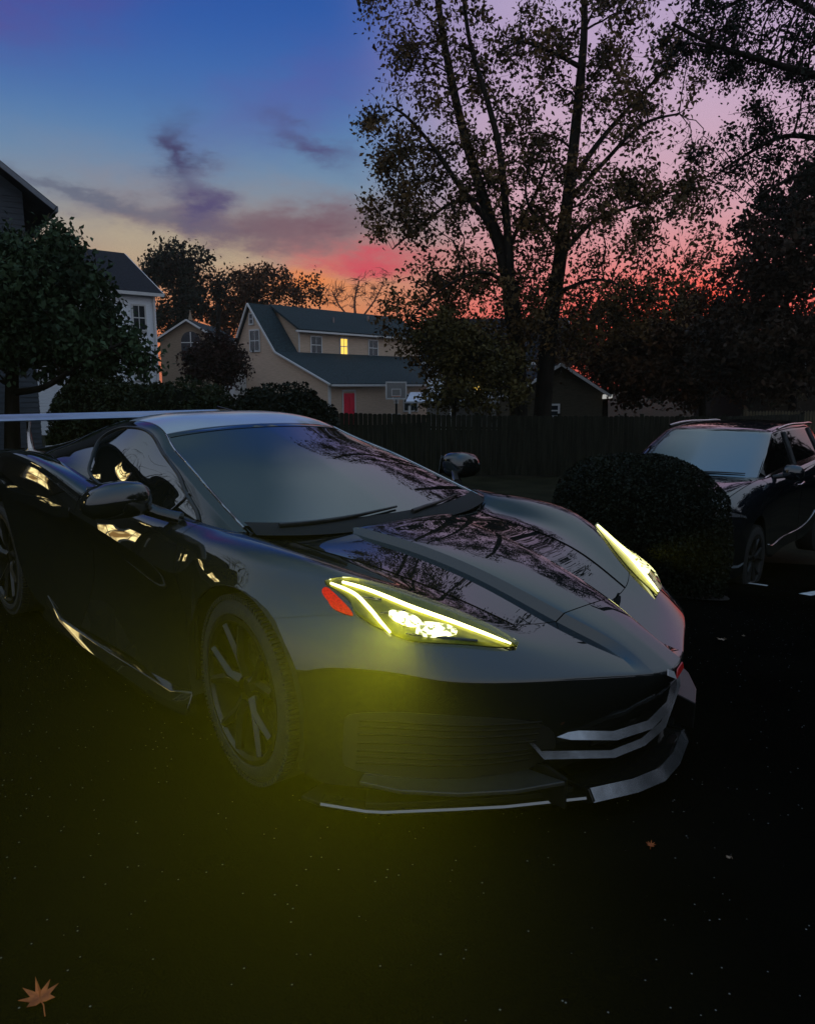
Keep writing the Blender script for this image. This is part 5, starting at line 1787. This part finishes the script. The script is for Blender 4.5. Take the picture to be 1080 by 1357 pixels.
for k, (x, y, h, label) in enumerate([(-9.0, -5.2, 10, 'bare-limbed tree before the dark town house'), (2.5, 17.5, 9, 'added reflection-darkening tree at the end of the car park'), (8.5, 14.5, 13, 'added reflection-darkening tree east of the car park, nearest the picket fence'),
                                      (13.0, 9.5, 13, 'added reflection-darkening tree opposite the nose of the sports car'), (14.5, 3.5, 8, 'added reflection-darkening tree at the car park entrance')]):  # all but the bare-limbed tree are added to block sky in reflections
    z = zw(x, y) - .05
    rr = 2.6 if k == 0 else h * .36
    tree('broadleaf_tree', label, (x, y, z), [([(0, 0, 0), (.1, 0, h * .3), (-.1, .1, h * .6), (.1, 0, h * .85)], .22, .06)],
         [(0, 0, h * .62, rr, rr, h * .34, 1.5), (rr * .5, rr * .3, h * .5, rr * .7, rr * .7, h * .25, 1), (-rr * .5, -rr * .3, h * .45, rr * .7, rr * .7, h * .25, 1), (0, 0, h * .28, rr * .9, rr * .9, h * .2, .8 if k else .01)],
         lf_dark, bark, 90 + k, n_branch=40, n_twig=700 if k == 0 else 260, leaves=0 if k == 0 else 9000, tw=.03 if k == 0 else .02, leaf=.34, spread=.7, twig_len=1.8, group='trees round the car park')

for k, (la, de, label) in enumerate([(16, 14, 'added reflection-darkening hedge beyond the right end of the car park'), (17, 7, 'added reflection-darkening hedge along the right side of the car park'), (15.5, 0, 'added reflection-darkening hedge by the car park entrance')]):
    shrub('reflection_hedge', label, 'hedge', la, de, [(0, 0, 2.0, 2.4, 4.0, 2.6, 3), (.3, 1, 3.2, 1.9, 2.6, 2.0, 2.2)], lf_dark, 5000, .30, 120 + k, group='added hedges that darken reflections')  # unseen hedges added to keep red sky out of the reflections

wt = window_warm.node_tree                                      # drawn curtains: the glow is uneven across the panes
w1 = wt.nodes.new('ShaderNodeTexNoise')
w1.inputs['Scale'].default_value = 2.2
w1.inputs['Detail'].default_value = 6
w2 = wt.nodes.new('ShaderNodeTexCoord')
wt.links.new(w2.outputs['Object'], w1.inputs['Vector'])
w3 = wt.nodes.new('ShaderNodeValToRGB')
w3.color_ramp.elements[0].color = (.14, .07, .015, 1)
w3.color_ramp.elements[0].position = .40
w3.color_ramp.elements[1].color = (1.0, .80, .34, 1)
w3.color_ramp.elements[1].position = .58
wt.links.new(w1.outputs['Fac'], w3.inputs[0])
wt.links.new(w3.outputs[0], wt.nodes['Principled BSDF'].inputs['Emission Color'])
HAZE, BEAM = .00045, 3700

# ------------------------------------------------------------------ thin haze added so the spots below glow like lens flare
hm = bpy.data.materials.new('flare_haze')
hm.use_nodes = True
t = hm.node_tree
for n in list(t.nodes):
    t.nodes.remove(n)
o = t.nodes.new('ShaderNodeOutputMaterial')
v = t.nodes.new('ShaderNodeVolumePrincipled')
v.inputs['Color'].default_value = (.95, .93, .75, 1)
v.inputs['Density'].default_value = HAZE
v.inputs['Anisotropy'].default_value = .55
t.links.new(v.outputs[0], o.inputs['Volume'])
hz_ = MB().box((0, 0, 8.6), (1300, 1300, 22)).build('haze', hm)
tag(hz_, kind='stuff')
for s in (-1, 1):
    lp = bpy.data.lights.new('flare_glow_spot', 'SPOT')  # headlamp spot aimed outward and tinted to stand in for lens flare
    lp.energy = BEAM * (1 if s < 0 else .16)
    lp.color = (.92, .95, .03)
    lp.spot_size = R(60)
    lp.spot_blend = 1
    lp.shadow_soft_size = .03
    lo = bpy.data.objects.new('flare_glow_spot', lp)
    COL.objects.link(lo)
    lo.parent = car
    c = (CARBODY.pt(4.5, 6.9) + CARBODY.nrm(4.5, 6.9) * .05) * [1, s, 1]
    lo.location = c
    lo.rotation_euler = Vector((.45, s * .72, -.05)).to_track_quat('-Z', 'Y').to_euler()
sc.cycles.volume_bounces = 0
